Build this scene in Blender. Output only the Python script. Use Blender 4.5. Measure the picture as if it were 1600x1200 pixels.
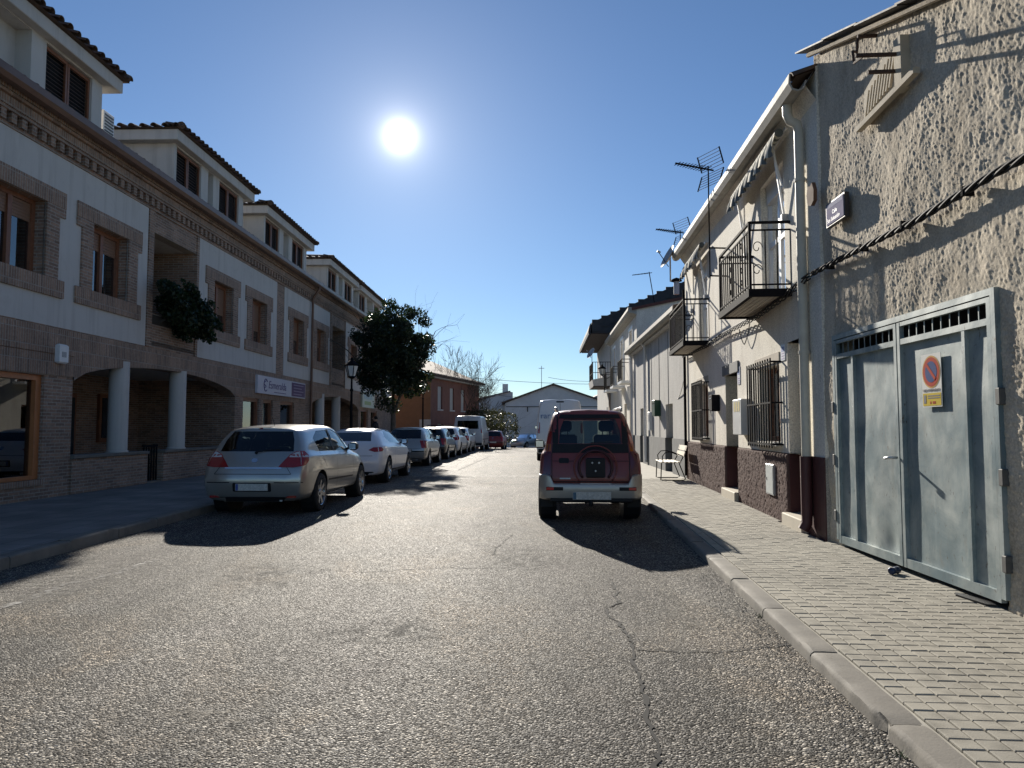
import bpy, bmesh, math, random
import numpy as np
from mathutils import Vector, Matrix
from mathutils.bvhtree import BVHTree
for o in list(bpy.data.objects): bpy.data.objects.remove(o)
R=math.radians
SC=bpy.context.scene; COL=SC.collection
# ---------------- camera
F=1130.; HZ=668.; CAMH=1.40; PITCH=math.atan((HZ-600)/F)
cd=bpy.data.cameras.new('camera'); cam=bpy.data.objects.new('camera',cd); COL.objects.link(cam)
cd.sensor_fit='HORIZONTAL'; cd.sensor_width=36; cd.lens=36*F/1600; cd.clip_start=.05; cd.clip_end=6000
cam.location=(0,0,CAMH); cam.rotation_euler=(R(90)+PITCH,0,0); SC.camera=cam
# ---------------- sky and sun
SUN_EL=R(22.1); SUN_AZ=R(-9.0)          # azimuth from +Y towards +X
SD=Vector((math.sin(SUN_AZ)*math.cos(SUN_EL),math.cos(SUN_AZ)*math.cos(SUN_EL),math.sin(SUN_EL)))
w=bpy.data.worlds.new('World'); SC.world=w; w.use_nodes=True
nt=w.node_tree; nt.nodes.clear(); N=nt.nodes.new; L=nt.links.new
sky=N('ShaderNodeTexSky'); sky.sky_type='NISHITA'; sky.sun_disc=False; sky.sun_elevation=SUN_EL; sky.sun_rotation=SUN_AZ
sky.altitude=700; sky.air_density=1.0; sky.dust_density=.12; sky.ozone_density=3.0
bg=N('ShaderNodeBackground'); bg.inputs[1].default_value=.05
wo=N('ShaderNodeOutputWorld'); tint=N('ShaderNodeMix'); tint.data_type='RGBA'; tint.blend_type='MULTIPLY'; tint.inputs[0].default_value=1; tint.inputs[7].default_value=(.87,1.0,1.13,1); L(sky.outputs[0],tint.inputs[6]); L(tint.outputs[2],bg.inputs[0])
tc=N('ShaderNodeTexCoord'); dot=N('ShaderNodeVectorMath'); dot.operation='DOT_PRODUCT'; dot.inputs[1].default_value=SD
nrm=N('ShaderNodeVectorMath'); nrm.operation='NORMALIZE'; L(tc.outputs['Generated'],nrm.inputs[0]); L(nrm.outputs[0],dot.inputs[0])
acs=N('ShaderNodeMath'); acs.operation='ARCCOSINE'; L(dot.outputs['Value'],acs.inputs[0])
def mth(op,a,b=None):
    m=N('ShaderNodeMath'); m.operation=op
    for i,v in enumerate((a,b)):
        if v is None: continue
        if isinstance(v,(int,float)): m.inputs[i].default_value=v
        else: L(v,m.inputs[i])
    return m.outputs[0]
def lobe(k,amp): return mth('MULTIPLY',mth('EXPONENT',mth('MULTIPLY',acs.outputs[0],-1./k)),amp)
glow=mth('ADD',mth('ADD',lobe(R(.40),3.6),lobe(R(1.3),.45)),lobe(R(6.),.10))
bg2=N('ShaderNodeBackground'); bg2.inputs[0].default_value=(1,.95,.88,1); L(glow,bg2.inputs[1])
ad=N('ShaderNodeAddShader'); L(bg.outputs[0],ad.inputs[0]); L(bg2.outputs[0],ad.inputs[1]); L(ad.outputs[0],wo.inputs[0])
sl=bpy.data.lights.new('sun','SUN'); sl.energy=5.0; sl.angle=R(.53); sl.color=(1,.93,.82)
so=bpy.data.objects.new('sun',sl); COL.objects.link(so); so.rotation_euler=(-SD).to_track_quat('-Z','Y').to_euler(); so.location=(0,0,60)
SC.view_settings.view_transform='Standard'; SC.view_settings.look='None'; SC.view_settings.exposure=.86; SC.view_settings.gamma=1
SC.render.engine='CYCLES'
random.seed(7); rng=np.random.default_rng(7)
# ---------------- helpers
class MB:
    def __init__(s,off=(0,0,0)): s.v=[]; s.f=[]; s.o=Vector(off)
    def add(s,vs,fs):
        b=len(s.v); s.v+= [tuple(Vector(p)+s.o) for p in vs]; s.f+=[tuple(b+i for i in f) for f in fs]; return s
    def box(s,x0,x1,y0,y1,z0,z1,bev=0):
        if bev:
            b=bev; vs=[]
            for z,i in((z0,b),(z0+b,0),(z1-b,0),(z1,b)):
                vs+=[(x0+i,y0+i,z),(x1-i,y0+i,z),(x1-i,y1-i,z),(x0+i,y1-i,z)]
            fs=[(3,2,1,0),(12,13,14,15)]
            for k in range(3):
                for j in range(4): fs.append((k*4+j,k*4+(j+1)%4,k*4+4+(j+1)%4,k*4+4+j))
            return s.add(vs,fs)
        return s.add([(x0,y0,z0),(x1,y0,z0),(x1,y1,z0),(x0,y1,z0),(x0,y0,z1),(x1,y0,z1),(x1,y1,z1),(x0,y1,z1)],
            [(3,2,1,0),(4,5,6,7),(0,1,5,4),(1,2,6,5),(2,3,7,6),(3,0,4,7)])
    def bar(s,a,b,r,w=None,up=(0,0,1)):      # rectangular bar from a to b
        a=Vector(a); b=Vector(b); d=(b-a).normalized(); u=Vector(up)
        if abs(d.dot(u))>.95: u=Vector((1,0,0))
        p=d.cross(u).normalized()*r; q=p.cross(d).normalized()*(w or r); vs=[]
        for c in(a,b): vs+=[c-p-q,c+p-q,c+p+q,c-p+q]
        return s.add(vs,[(3,2,1,0),(4,5,6,7),(0,1,5,4),(1,2,6,5),(2,3,7,6),(3,0,4,7)])
    def tube(s,pts,r,n=8,cap=True):
        pts=[Vector(p) for p in pts]; rs=r if isinstance(r,(list,tuple)) else [r]*len(pts); vs=[]; fs=[]; pu=None
        for i,p in enumerate(pts):
            d=(pts[min(i+1,len(pts)-1)]-pts[max(i-1,0)]).normalized()
            if pu is None: u=d.orthogonal().normalized()
            else:
                u=pu-d*pu.dot(d); u=u.normalized() if u.length>1e-5 else d.orthogonal().normalized()
            pu=u; q=d.cross(u)
            for k in range(n):
                a=2*math.pi*k/n; vs.append(p+(u*math.cos(a)+q*math.sin(a))*rs[i])
        for i in range(len(pts)-1):
            for k in range(n): fs.append((i*n+k,i*n+(k+1)%n,i*n+n+(k+1)%n,i*n+n+k))
        if cap: fs+= [tuple(range(n))[::-1],tuple(range((len(pts)-1)*n,len(pts)*n))]
        return s.add(vs,fs)
    def lathe(s,prof,n=16,axis='z',c=(0,0,0),ang=2*math.pi):
        c=Vector(c); vs=[]; fs=[]; m=len(prof); full=abs(ang-2*math.pi)<1e-6; K=n if full else n+1
        for k in range(K):
            a=ang*k/n; ca,sa=math.cos(a),math.sin(a)
            for r,h in prof:
                p={'z':(r*ca,r*sa,h),'x':(h,r*ca,r*sa),'y':(r*sa,h,r*ca)}[axis]; vs.append(c+Vector(p))
        for k in range(n):
            k2=(k+1)%K
            for j in range(m-1): fs.append((k*m+j,k2*m+j,k2*m+j+1,k*m+j+1))
        return s.add(vs,fs)
    def prism(s,poly,lo,hi,ax='x'):          # polygon of 2 coords extruded along ax
        def P(a,b,h): return {'x':(h,a,b),'y':(a,h,b),'z':(a,b,h)}[ax]
        n=len(poly); vs=[P(a,b,lo) for a,b in poly]+[P(a,b,hi) for a,b in poly]
        fs=[tuple(range(n))[::-1],tuple(range(n,2*n))]+[(i,(i+1)%n,n+(i+1)%n,n+i) for i in range(n)]
        return s.add(vs,fs)
    def wall(s,x,s0,s1,z0,z1,holes,depth,back=None):   # front sheet in plane x with rectangular holes and reveals to x+depth
        ys=sorted({s0,s1,*[h[i] for h in holes for i in(0,1)]}); zs=sorted({z0,z1,*[h[i] for h in holes for i in(2,3)]})
        ys=[y for y in ys if s0<=y<=s1]; zs=[z for z in zs if z0<=z<=z1]
        for a,b in zip(ys,ys[1:]):
            for c,d in zip(zs,zs[1:]):
                my,mz=(a+b)/2,(c+d)/2
                if any(h[0]<my<h[1] and h[2]<mz<h[3] for h in holes): continue
                s.add([(x,a,c),(x,b,c),(x,b,d),(x,a,d)],[(0,1,2,3)])
        for h in holes:
            a,b,c,d=h[:4]; X=x+depth
            s.add([(x,a,c),(x,b,c),(x,b,d),(x,a,d),(X,a,c),(X,b,c),(X,b,d),(X,a,d)],[(0,1,5,4),(1,2,6,5),(2,3,7,6),(3,0,4,7)])
        return s
    def mesh(s,name,smooth=False,angle=None):
        me=bpy.data.meshes.new(name); me.from_pydata(s.v,[],s.f); bm=bmesh.new(); bm.from_mesh(me)
        bmesh.ops.recalc_face_normals(bm,faces=bm.faces); bm.to_mesh(me); bm.free()
        if smooth: sm(me,angle)
        return me
    def build(s,name,mat,parent=None,smooth=False,angle=None):
        return ob(name,s.mesh(name,smooth,angle),mat,parent)
def sm(me,angle=None):
    me.polygons.foreach_set('use_smooth',[True]*len(me.polygons))
    if angle: me.set_sharp_from_angle(angle=R(angle))
def ob(name,me,mat,parent=None,loc=None):
    o=bpy.data.objects.new(name,me); COL.objects.link(o)
    if mat is not None and len(me.materials)==0: me.materials.append(mat)
    if parent: o.parent=parent
    if loc: o.location=loc
    return o
def tag(o,label,cat,group=None):
    o['label']=label; o['category']=cat
    if group: o['group']=group
    return o
def thing(name,label,cat,loc=(0,0,0),rz=0,group=None):
    o=bpy.data.objects.new(name,None); COL.objects.link(o); o.location=loc; o.rotation_euler=(0,0,rz); o.empty_display_size=.1
    return tag(o,label,cat,group)
def struct(o): o['kind']='structure'; return o
def copy_tree(o,parent=None):
    c=o.copy(); COL.objects.link(c); c.parent=parent
    for ch in o.children: copy_tree(ch,c)
    return c
def vnoise(x,y,seed=0):
    xi=np.floor(x).astype(np.int64); yi=np.floor(y).astype(np.int64); fx=x-xi; fy=y-yi
    def h(a,b):
        n=(a*374761393+b*668265263+seed*974711)&0x7fffffff; n=((n^(n>>13))*1274126177)&0x7fffffff
        return ((n^(n>>16))&0xffff)/65535.
    fx=fx*fx*(3-2*fx); fy=fy*fy*(3-2*fy)
    return (h(xi,yi)*(1-fx)+h(xi+1,yi)*fx)*(1-fy)+(h(xi,yi+1)*(1-fx)+h(xi+1,yi+1)*fx)*fy
def fbm(x,y,oct=4,seed=0):
    t=0;a=1;s=0
    for i in range(oct): t=t+a*vnoise(x*2**i,y*2**i,seed+i); s+=a; a*=.5
    return t/s
def gridmesh(name,P,mat,parent=None,smooth=True):   # P: (m,n,3) array
    m,n,_=P.shape; me=bpy.data.meshes.new(name); i=np.arange(m*n).reshape(m,n)
    q=np.stack([i[:-1,:-1],i[1:,:-1],i[1:,1:],i[:-1,1:]],-1).reshape(-1,4)
    me.from_pydata(P.reshape(-1,3).tolist(),[],q.tolist())
    if smooth: sm(me)
    return ob(name,me,mat,parent)
# ---------------- materials
MATS={}
class NB:
    def __init__(s,name):
        s.m=bpy.data.materials.new(name); s.m.use_nodes=True; s.t=s.m.node_tree; s.t.nodes.clear()
        s.out=s.n('ShaderNodeOutputMaterial'); s.b=s.n('ShaderNodeBsdfPrincipled'); s.l(s.b.outputs[0],s.out.inputs[0])
        g=s.n('ShaderNodeNewGeometry'); s.pos=g.outputs['Position']; s.g=g
    def n(s,t,**k):
        x=s.t.nodes.new(t)
        for a,b in k.items(): setattr(x,a,b)
        return x
    def l(s,a,b): s.t.links.new(a,b)
    def set(s,k,v):
        i=s.b.inputs[k]
        if hasattr(v,'is_linked'): s.l(v,i)
        else: i.default_value=(*v,1) if isinstance(v,tuple) and len(v)==3 else v
    def mp(s,vec,scale=(1,1,1),rot=(0,0,0),loc=(0,0,0)):
        m=s.n('ShaderNodeMapping'); s.l(vec,m.inputs[0]); m.inputs[1].default_value=loc; m.inputs[2].default_value=rot; m.inputs[3].default_value=scale; return m.outputs[0]
    def noise(s,scale,detail=4,rough=.55,vec=None,dist=0):
        x=s.n('ShaderNodeTexNoise'); s.l(vec or s.pos,x.inputs['Vector']); x.inputs['Scale'].default_value=scale; x.inputs['Detail'].default_value=detail; x.inputs['Roughness'].default_value=rough; x.inputs['Distortion'].default_value=dist; return x.outputs['Fac']
    def vor(s,scale,feat='F1',out='Distance',vec=None,rnd=1):
        x=s.n('ShaderNodeTexVoronoi',feature=feat); s.l(vec or s.pos,x.inputs['Vector']); x.inputs['Scale'].default_value=scale; x.inputs['Randomness'].default_value=rnd; return x.outputs[out]
    def ramp(s,fac,stops,interp='LINEAR'):
        r=s.n('ShaderNodeValToRGB'); s.l(fac,r.inputs[0]); e=r.color_ramp.elements; r.color_ramp.interpolation=interp
        while len(e)<len(stops): e.new(.5)
        for x,(p,c) in zip(e,stops):
            x.position=p; x.color=(*c,1) if isinstance(c,tuple) else (c,c,c,1)
        return r.outputs[0]
    def mix(s,fac,a,b,mode='MIX'):
        x=s.n('ShaderNodeMix',data_type='RGBA',blend_type=mode)
        for i,v in((0,fac),(6,a),(7,b)):
            if hasattr(v,'is_linked'): s.l(v,x.inputs[i])
            else: x.inputs[i].default_value=(*v,1) if isinstance(v,tuple) else v
        return x.outputs[2]
    def ma(s,op,a,b=0.,c=0.):
        x=s.n('ShaderNodeMath',operation=op)
        for i,v in enumerate((a,b,c)):
            if hasattr(v,'is_linked'): s.l(v,x.inputs[i])
            else: x.inputs[i].default_value=v
        return x.outputs[0]
    def bump(s,h,strength=.5,dist=.01,prev=None):
        x=s.n('ShaderNodeBump'); x.inputs['Strength'].default_value=strength; x.inputs['Distance'].default_value=dist; s.l(h,x.inputs['Height'])
        if prev: s.l(prev,x.inputs['Normal'])
        s.l(x.outputs[0],s.b.inputs['Normal']); return x.outputs[0]
    def uz(s):    # (x+y, z, 0)
        sp=s.n('ShaderNodeSeparateXYZ'); s.l(s.pos,sp.inputs[0]); u=s.ma('ADD',sp.outputs[0],sp.outputs[1]); c=s.n('ShaderNodeCombineXYZ'); return u,sp.outputs[2],c
def M(name,col,rough=.6,metal=0.,var=.18,scale=3.,bump=0.,bscale=60.,bdist=.004,spec=.5,coat=0.,dirt=None):
    if name in MATS: return MATS[name]
    k=NB(name); c=col
    if var:
        n1=k.noise(scale,5,.6); f=k.ramp(n1,[(.25,1-var),(.75,1+var*.6)]); c=k.mix(1.,col,f,'MULTIPLY')
        if dirt: c=k.mix(k.ramp(k.noise(scale*.6,6,.7,dist=.6),[(.48,0.),(.72,dirt[1])]),c,dirt[0])
        k.set('Roughness',k.ma('MULTIPLY_ADD',k.noise(scale*2.3,3),.2,rough-.1))
    else: k.set('Roughness',rough)
    k.set('Base Color',c); k.set('Metallic',metal); k.set('Specular IOR Level',spec)
    if coat: k.set('Coat Weight',coat); k.set('Coat Roughness',.04)
    if bump: k.bump(k.noise(bscale,4,.6),bump,bdist)
    MATS[name]=k.m; return k.m
def brickmat(name,soldier=False,c1=(.37,.235,.16),c2=(.20,.13,.092),mort=(.37,.32,.27),bw=.26,bh=.062):
    k=NB(name); u,z,c=k.uz()
    if soldier: u,z=z,u
    k.l(u,c.inputs[0]); k.l(z,c.inputs[1])
    b=k.n('ShaderNodeTexBrick'); k.l(c.outputs[0],b.inputs['Vector']); b.inputs['Scale'].default_value=1; b.inputs['Brick Width'].default_value=bw; b.inputs['Row Height'].default_value=bh
    b.inputs['Mortar Size'].default_value=.009; b.inputs['Mortar Smooth'].default_value=.15; b.inputs['Bias'].default_value=-.1
    b.inputs['Color1'].default_value=(*c1,1); b.inputs['Color2'].default_value=(*c2,1); b.inputs['Mortar'].default_value=(*mort,1)
    if soldier: b.offset=.0
    n=k.ramp(k.noise(1.3,5,.6),[(.25,.72),(.75,1.2)]); c2_=k.mix(1.,b.outputs[0],n,'MULTIPLY'); n2=k.ramp(k.noise(22,3),[(.3,.8),(.7,1.15)])
    k.set('Base Color',k.mix(1.,c2_,n2,'MULTIPLY')); k.set('Roughness',.85)
    inv=k.ma('SUBTRACT',1.,b.outputs['Fac']); k.bump(k.ma('ADD',inv,k.ma('MULTIPLY',k.noise(60,3),.3)),.9,.012)
    MATS[name]=k.m; return k.m
def glassmat(name,tint=(.55,.6,.6),refl=1.0,trans=.8,rough=.01):
    k=NB(name); t=k.t; tr=k.n('ShaderNodeBsdfTransparent'); tr.inputs[0].default_value=(*[c*trans for c in tint],1)
    gl=k.n('ShaderNodeBsdfGlossy'); gl.inputs['Roughness'].default_value=rough; gl.inputs[0].default_value=(.95,.97,1,1)
    fr=k.n('ShaderNodeFresnel'); fr.inputs[0].default_value=1.52; mx=k.n('ShaderNodeMixShader')
    k.l(k.ma('MULTIPLY',fr.outputs[0],refl),mx.inputs[0]); k.l(tr.outputs[0],mx.inputs[1]); k.l(gl.outputs[0],mx.inputs[2]); k.l(mx.outputs[0],k.out.inputs[0])
    MATS[name]=k.m; return k.m
def emat(name,col,st):
    k=NB(name); k.set('Base Color',col); k.set('Emission Color',col); k.set('Emission Strength',st); MATS[name]=k.m; return k.m
m_brick=brickmat('brick'); m_sold=brickmat('brick_soldier',True); m_plaster=M('white_plaster',(.53,.51,.48),.85,var=.06,scale=.9,bump=.15,bscale=35,dirt=((.42,.4,.38),.25))
def plastermat(name,col,dirt):
    k=NB(name); c=k.mix(k.ramp(k.noise(.9,5,.6),[(.3,0.),(.7,1.)]),tuple(x*.93 for x in col),col); st=k.noise(1.,6,.65,vec=k.mp(k.pos,(5.5,5.5,.35))); c=k.mix(k.ramp(st,[(.50,0.),(.74,.55)]),c,dirt); c=k.mix(k.ramp(k.noise(2.2,7,.7,dist=.8),[(.55,0.),(.75,.35)]),c,dirt)
    k.set('Base Color',c); k.set('Roughness',.88); k.set('Specular IOR Level',.3); k.bump(k.ma('ADD',k.noise(30,4),k.ma('MULTIPLY',k.noise(3,2),2.)),.2,.006); MATS[name]=k.m; return k.m
m_plaster=plastermat('white_plaster_streaked',(.585,.565,.53),(.36,.34,.31))
m_wood=M('brown_wood',(.24,.10,.05),.5,var=.25,scale=9,bump=.1,bscale=30); m_orange=M('orange_wood',(.46,.17,.06),.45,var=.2,scale=7)
m_shutter=M('roller_shutter',(.25,.14,.085),.55,var=.1); m_dark=M('dark_void',(.015,.015,.017),.8,var=0); m_black=M('black_iron',(.011,.011,.013),.85,var=.2,scale=20,spec=.06)
m_glass=glassmat('window_glass',(.35,.38,.4),2.6,.9); m_curtain=M('curtain',(.55,.55,.53),.9,var=.1)
m_rooftile=M('clay_tile',(.12,.078,.056),.85,var=.4,scale=4,bump=.4,bscale=25,dirt=((.055,.05,.042),.7)); m_gutter=M('copper_gutter',(.15,.085,.06),.4,metal=.3,var=.2)
m_conc=M('concrete',(.185,.17,.145),.85,var=.25,scale=2.5,bump=.4,bscale=70,bdist=.004,dirt=((.095,.088,.076),.75)); m_steel=M('galvanised',(.5,.52,.54),.4,metal=.7,var=.15)
m_grey=M('grey_paint',(.4,.41,.42),.6,var=.1); m_white=M('white_paint',(.78,.78,.77),.45,var=.05)
# ---------------- ground, road, pavements
def zr(y): return 0. if y<44 else -.022*(y-44) if y<90 else -1.012
def kx(y): return 1.38+.076*y if y<18 else 2.748+.05*(y-18)      # right kerb road edge
LKX=-5.0
def asphalt():
    k=NB('asphalt'); st=k.vor(96,out='Color'); sp=k.n('ShaderNodeSeparateColor'); k.l(st,sp.inputs[0])
    c=k.ramp(sp.outputs[0],[(0.,(.016,.015,.0145)),(.45,(.052,.048,.042)),(.78,(.135,.124,.106)),(1.,(.48,.445,.385))])
    big=k.ramp(k.noise(.55,6,.62,dist=.4),[(.3,.68),(.7,1.28)]); c=k.mix(1.,c,big,'MULTIPLY')
    sx=k.n('ShaderNodeSeparateXYZ'); k.l(k.pos,sx.inputs[0])
    tr=k.noise(1.,3,.5,vec=k.mp(k.pos,(1.1,.05,1)))               # long wheel-track streaks
    c=k.mix(1.,c,k.ramp(tr,[(.35,.70),(.65,1.25)]),'MULTIPLY'); c=k.mix(1.,c,k.ramp(k.noise(.9,4,.6,vec=k.mp(k.pos,(1,.6,1),loc=(9,3,0)),dist=1.),[(.3,(.85,.83,.86)),(.5,(1.,1.,1.)),(.7,(1.16,1.05,.94))]),'MULTIPLY')
    c=k.mix(k.ramp(k.noise(1.7,5,.7,vec=k.mp(k.pos,(1,.7,1),loc=(3,19,0)),dist=.5),[(.64,0.),(.74,.6)]),c,(.03,.028,.026))
    c=k.mix(k.ramp(k.noise(.8,6,.7,vec=k.mp(k.pos,(1,1,1),loc=(31,7,0))),[(.56,0.),(.78,.5)]),c,(.19,.165,.135))
    k.set('Base Color',c); k.set('Roughness',k.ma('MULTIPLY_ADD',sp.outputs[1],.35,.58)); k.set('Specular IOR Level',.12)
    d=k.vor(96); h=k.ma('MULTIPLY_ADD',sp.outputs[2],.5,k.ma('SUBTRACT',1.,d)); k.bump(h,.85,.010)
    return k.m
m_asph=asphalt()
def sheet(name,xs0,xs1,ys,z,mat,parent=None):
    v=[];f=[]
    for y in ys: v+=[(xs0(y),y,zr(y)+z),(xs1(y),y,zr(y)+z)]
    for i in range(len(ys)-1): f.append((2*i,2*i+1,2*i+3,2*i+2))
    me=bpy.data.meshes.new(name); me.from_pydata(v,[],f); return ob(name,me,mat,parent)
ysr=[-14,0,18,30,44,60,75,90,130]
m_gnd=M('earth',(.13,.115,.09),.95,var=.35,scale=.4)
struct(sheet('ground',lambda y:-900,lambda y:900,[-300,-14,0,18,30,44,60,75,90,400,3500],-.06,m_gnd))
def gz(x,y):      # road rises a little into the right gutter
    return zr(y)+.058*max(0.,min(1.,1-(kx(y)-x)/.45)) if y<44 else zr(y)
road=struct(sheet('road',lambda y:LKX-.02 if y<47 else -14,lambda y:kx(y)-.45 if y<60 else kx(y)+9,[-14,0,10,18,30,44,47.,47.01,60,60.01,75,90,130],0,m_asph))
mb=MB(); ys_=[-14,0,6,10,14,18,24,30,40,44,50,60]; v=[];f=[]
for y in ys_: v+=[(kx(y)-.45,y,zr(y)),(kx(y)-.2,y,zr(y)+.030),(kx(y)+.03,y,zr(y)+.060)]
for i in range(len(ys_)-1):
    for j in(0,1): f.append((3*i+j,3*i+j+1,3*i+j+4,3*i+j+3))
mb.add(v,f).build('gutter_strip',m_asph,road,True)
# cracks
def toG(x,y,z=0.):
    a=(x-800)/F; b=(600-y)/F; r=Vector((a,math.cos(PITCH)-b*math.sin(PITCH),b*math.cos(PITCH)+math.sin(PITCH))); t=(z-CAMH)/r.z
    return Vector((r.x*t,r.y*t,z))
def crack(pts,w,seed):
    rr=random.Random(seed); P=[]
    for a,b in zip(pts,pts[1:]):
        n=max(2,int((b-a).length/.035))
        for i in range(n): P.append(a.lerp(b,i/n)+Vector((rr.gauss(0,.007),rr.gauss(0,.007),0)))
    P.append(pts[-1]); mb=MB(); vs=[];fs=[]
    for i,p in enumerate(P):
        d=(P[min(i+1,len(P)-1)]-P[max(i-1,0)]); q=Vector((-d.y,d.x,0)).normalized()*w*(.25+.9*rr.random())
        vs+=[(p.x-q.x,p.y-q.y,gz(p.x,p.y)+.004),(p.x+q.x,p.y+q.y,gz(p.x,p.y)+.004)]
    for i in range(len(P)-1): fs.append((2*i,2*i+1,2*i+3,2*i+2))
    mb.add(vs,fs); return mb.build('crack',m_crack,road)
m_crack=M('crack_shade',(.008,.008,.008),.95,var=0)  # near-black strip painted on the surface in place of the crack's shaded depth
z5=lambda L_:[toG(500+x/2.667,800+y/2.667) for x,y in L_]
crack(z5([(1215,295),(1238,335),(1228,352),(1246,378),(1195,400),(1195,425),(1252,468),(1290,530),(1310,575),(1298,620),(1332,690),(1348,760),(1362,800),(1362,880),(1392,930),(1412,970),(1395,1060),(1385,1180),(1420,1300)]),.014,1)
crack(z5([(1310,575),(1420,578),(1520,584),(1640,586),(1800,588),(2000,592)]),.007,2)
crack(z5([(0,240),(180,252),(300,244),(520,232),(640,236),(800,232)]),.007,3)
crack(z5([(720,180),(735,150),(760,130),(800,95)]),.008,4)
crack([toG(770,760),toG(840,759),toG(905,760)],.012,5)
crack([toG(716,735),toG(745,722),toG(768,712)],.03,6)
# worn paint: parking line remains and pale joint band across the road
def worn(name,col,lo,hi):
    k=NB(name); k.set('Base Color',col); k.set('Roughness',.8); n=k.noise(9,7,.75); a=k.ramp(n,[(lo,0.),(hi,1.)]); k.set('Alpha',a); k.bump(k.noise(80,3),.5,.005); return k.m
m_line=worn('worn_white_line',(.30,.29,.27),.46,.66)
mb=MB(); P=[toG(-60,967),toG(40,938),toG(110,912),toG(180,896),toG(245,874)]
for a,b in zip(P,P[1:]): mb.add([(a.x-.05,a.y,.004),(a.x+.05,a.y,.004),(b.x+.05,b.y,.004),(b.x-.05,b.y,.004)],[(0,1,2,3)])
mb.build('parking_line',m_line,road)
m_band=worn('pale_joint',(.26,.245,.215),.42,.6); a,b,c,d=toG(690,741),toG(848,744),toG(848,747),toG(690,744.5)
mb=MB(); mb.add([(-4.7,a.y+.1,.005),(kx(b.y),b.y,.005),(kx(c.y),c.y-.05,.005),(-4.7,d.y+.05,.005)],[(0,1,2,3)]); mb.build('joint_band',m_band,road)
# right pavement: base, kerb stones, tiles
k=NB('paving_tile_mix'); c=k.mix(k.ramp(k.noise(1.4,5,.65,dist=.5),[(.3,0.),(.7,1.)]),(.24,.225,.19),(.325,.305,.255)); c=k.mix(1.,c,k.ramp(k.vor(10.2,out='Distance',rnd=1),[(.1,.82),(.6,1.12)]),'MULTIPLY'); c=k.mix(k.ramp(k.noise(2.4,7,.75,dist=1.),[(.56,0.),(.7,.6)]),c,(.17,.155,.13)); k.set('Base Color',c); k.set('Roughness',.85); k.set('Specular IOR Level',.2); k.bump(k.noise(120,4,.6),.4,.003); m_tile=k.m
m_mortar=M('joint_mortar',(.36,.34,.29),.9,var=.2,scale=5)
pv=struct(sheet('pavement',lambda y:kx(y)+.14,lambda y:kx(y)+4.5,[-14,0,10,18,30,44,60],.118,m_mortar)); pv.name='pavement'
KR=math.atan(.076)
def kerbmesh(seed,side):
    rr=np.random.default_rng(seed); n=16; pr=[(0,-.1),(0,.105),(.006,.120),(.022,.130),(.075,.131),(.15,.130),(.15,-.1)]; v=[];f=[]; m=len(pr)
    for i in range(n+1):
        y=.005+.99*i/n; e=.006 if i in(0,n) else 0
        ch=.012*max(0,rr.normal(0,1)-1.1)
        for j,(x,z) in enumerate(pr): v.append((side*(x+(rr.normal(0,.0015) if j in(1,2,3) else 0)+(ch if j in(1,2) else 0)),y,z-e*(j>0)*(j<6)+(rr.normal(0,.0012)-ch*.6*(j in(1,2)) if 0<j<6 else 0)))
    for i in range(n):
        for j in range(m-1): f.append((i*m+j,i*m+j+1,i*m+m+j+1,i*m+m+j))
    f+=[tuple(range(m)),tuple(range(n*m,n*m+m))]
    return MB().add(v,f).mesh('kerb_stone',True,35)
kmeR=[kerbmesh(i,1) for i in range(6)]; kmeL=[kerbmesh(i+9,-1) for i in range(6)]
for i in range(-8,42):
    y=.21+i; o=ob('kerb_stone',kmeR[i%6],m_conc,pv); o.location=(kx(y),y,zr(y)+random.uniform(-.006,.004)); o.rotation_euler=(random.gauss(0,.003),random.gauss(0,.006),-KR if y<17.5 else -math.atan(.05))
tmb=MB(); tmb.box(-.046,.046,-.046,.046,-.004,.012,.004); tme=tmb.mesh('paving_tile')
def wallx(y): return 3.31+.029*y if y<8.25 else 2.81+.088*y if y<18.3 else 4.36+.041*(y-18.3)
cells=[]; ca,sa=math.cos(KR),math.sin(KR); T=.1
for j in range(-8,176):
    for i in range(0,34):
        u=.165+.05+i*T; v=j*T+1.2; x=kx(0)+u*ca+v*sa; y=v*ca-u*sa
        if x>wallx(y)-.03 or y<1.2 or y>18.1: continue
        cells.append((x,y))
px=lambda c:800+F*c[0]/max(c[1],.3)
vis=sorted([c for c in cells if c[1]>2.2 and px(c)<1660 and 600+F*1.27/c[1]+68<1290],key=lambda c:c[1])[:300]; vs=set(vis)
for c in vis:
    o=ob('paving_tile',tme,m_tile,pv); o.location=(c[0],c[1],.122+random.uniform(-.002,.0025)); o.rotation_euler=(random.gauss(0,.008),random.gauss(0,.008),-KR)
mb=MB(); tv=[Vector(v.co) for v in tme.vertices]; tf=[tuple(p.vertices) for p in tme.polygons]
for c in cells:
    if c in vs: continue
    dz=.122+random.uniform(-.002,.0025); ax,ay=random.gauss(0,.008),random.gauss(0,.008)
    mb.add([(c[0]+q.x*ca+q.y*sa,c[1]-q.x*sa+q.y*ca,dz+q.z+q.x*ax+q.y*ay) for q in tv],tf)
o=mb.build('paving_field',m_tile,pv); o['kind']='stuff'
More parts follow.
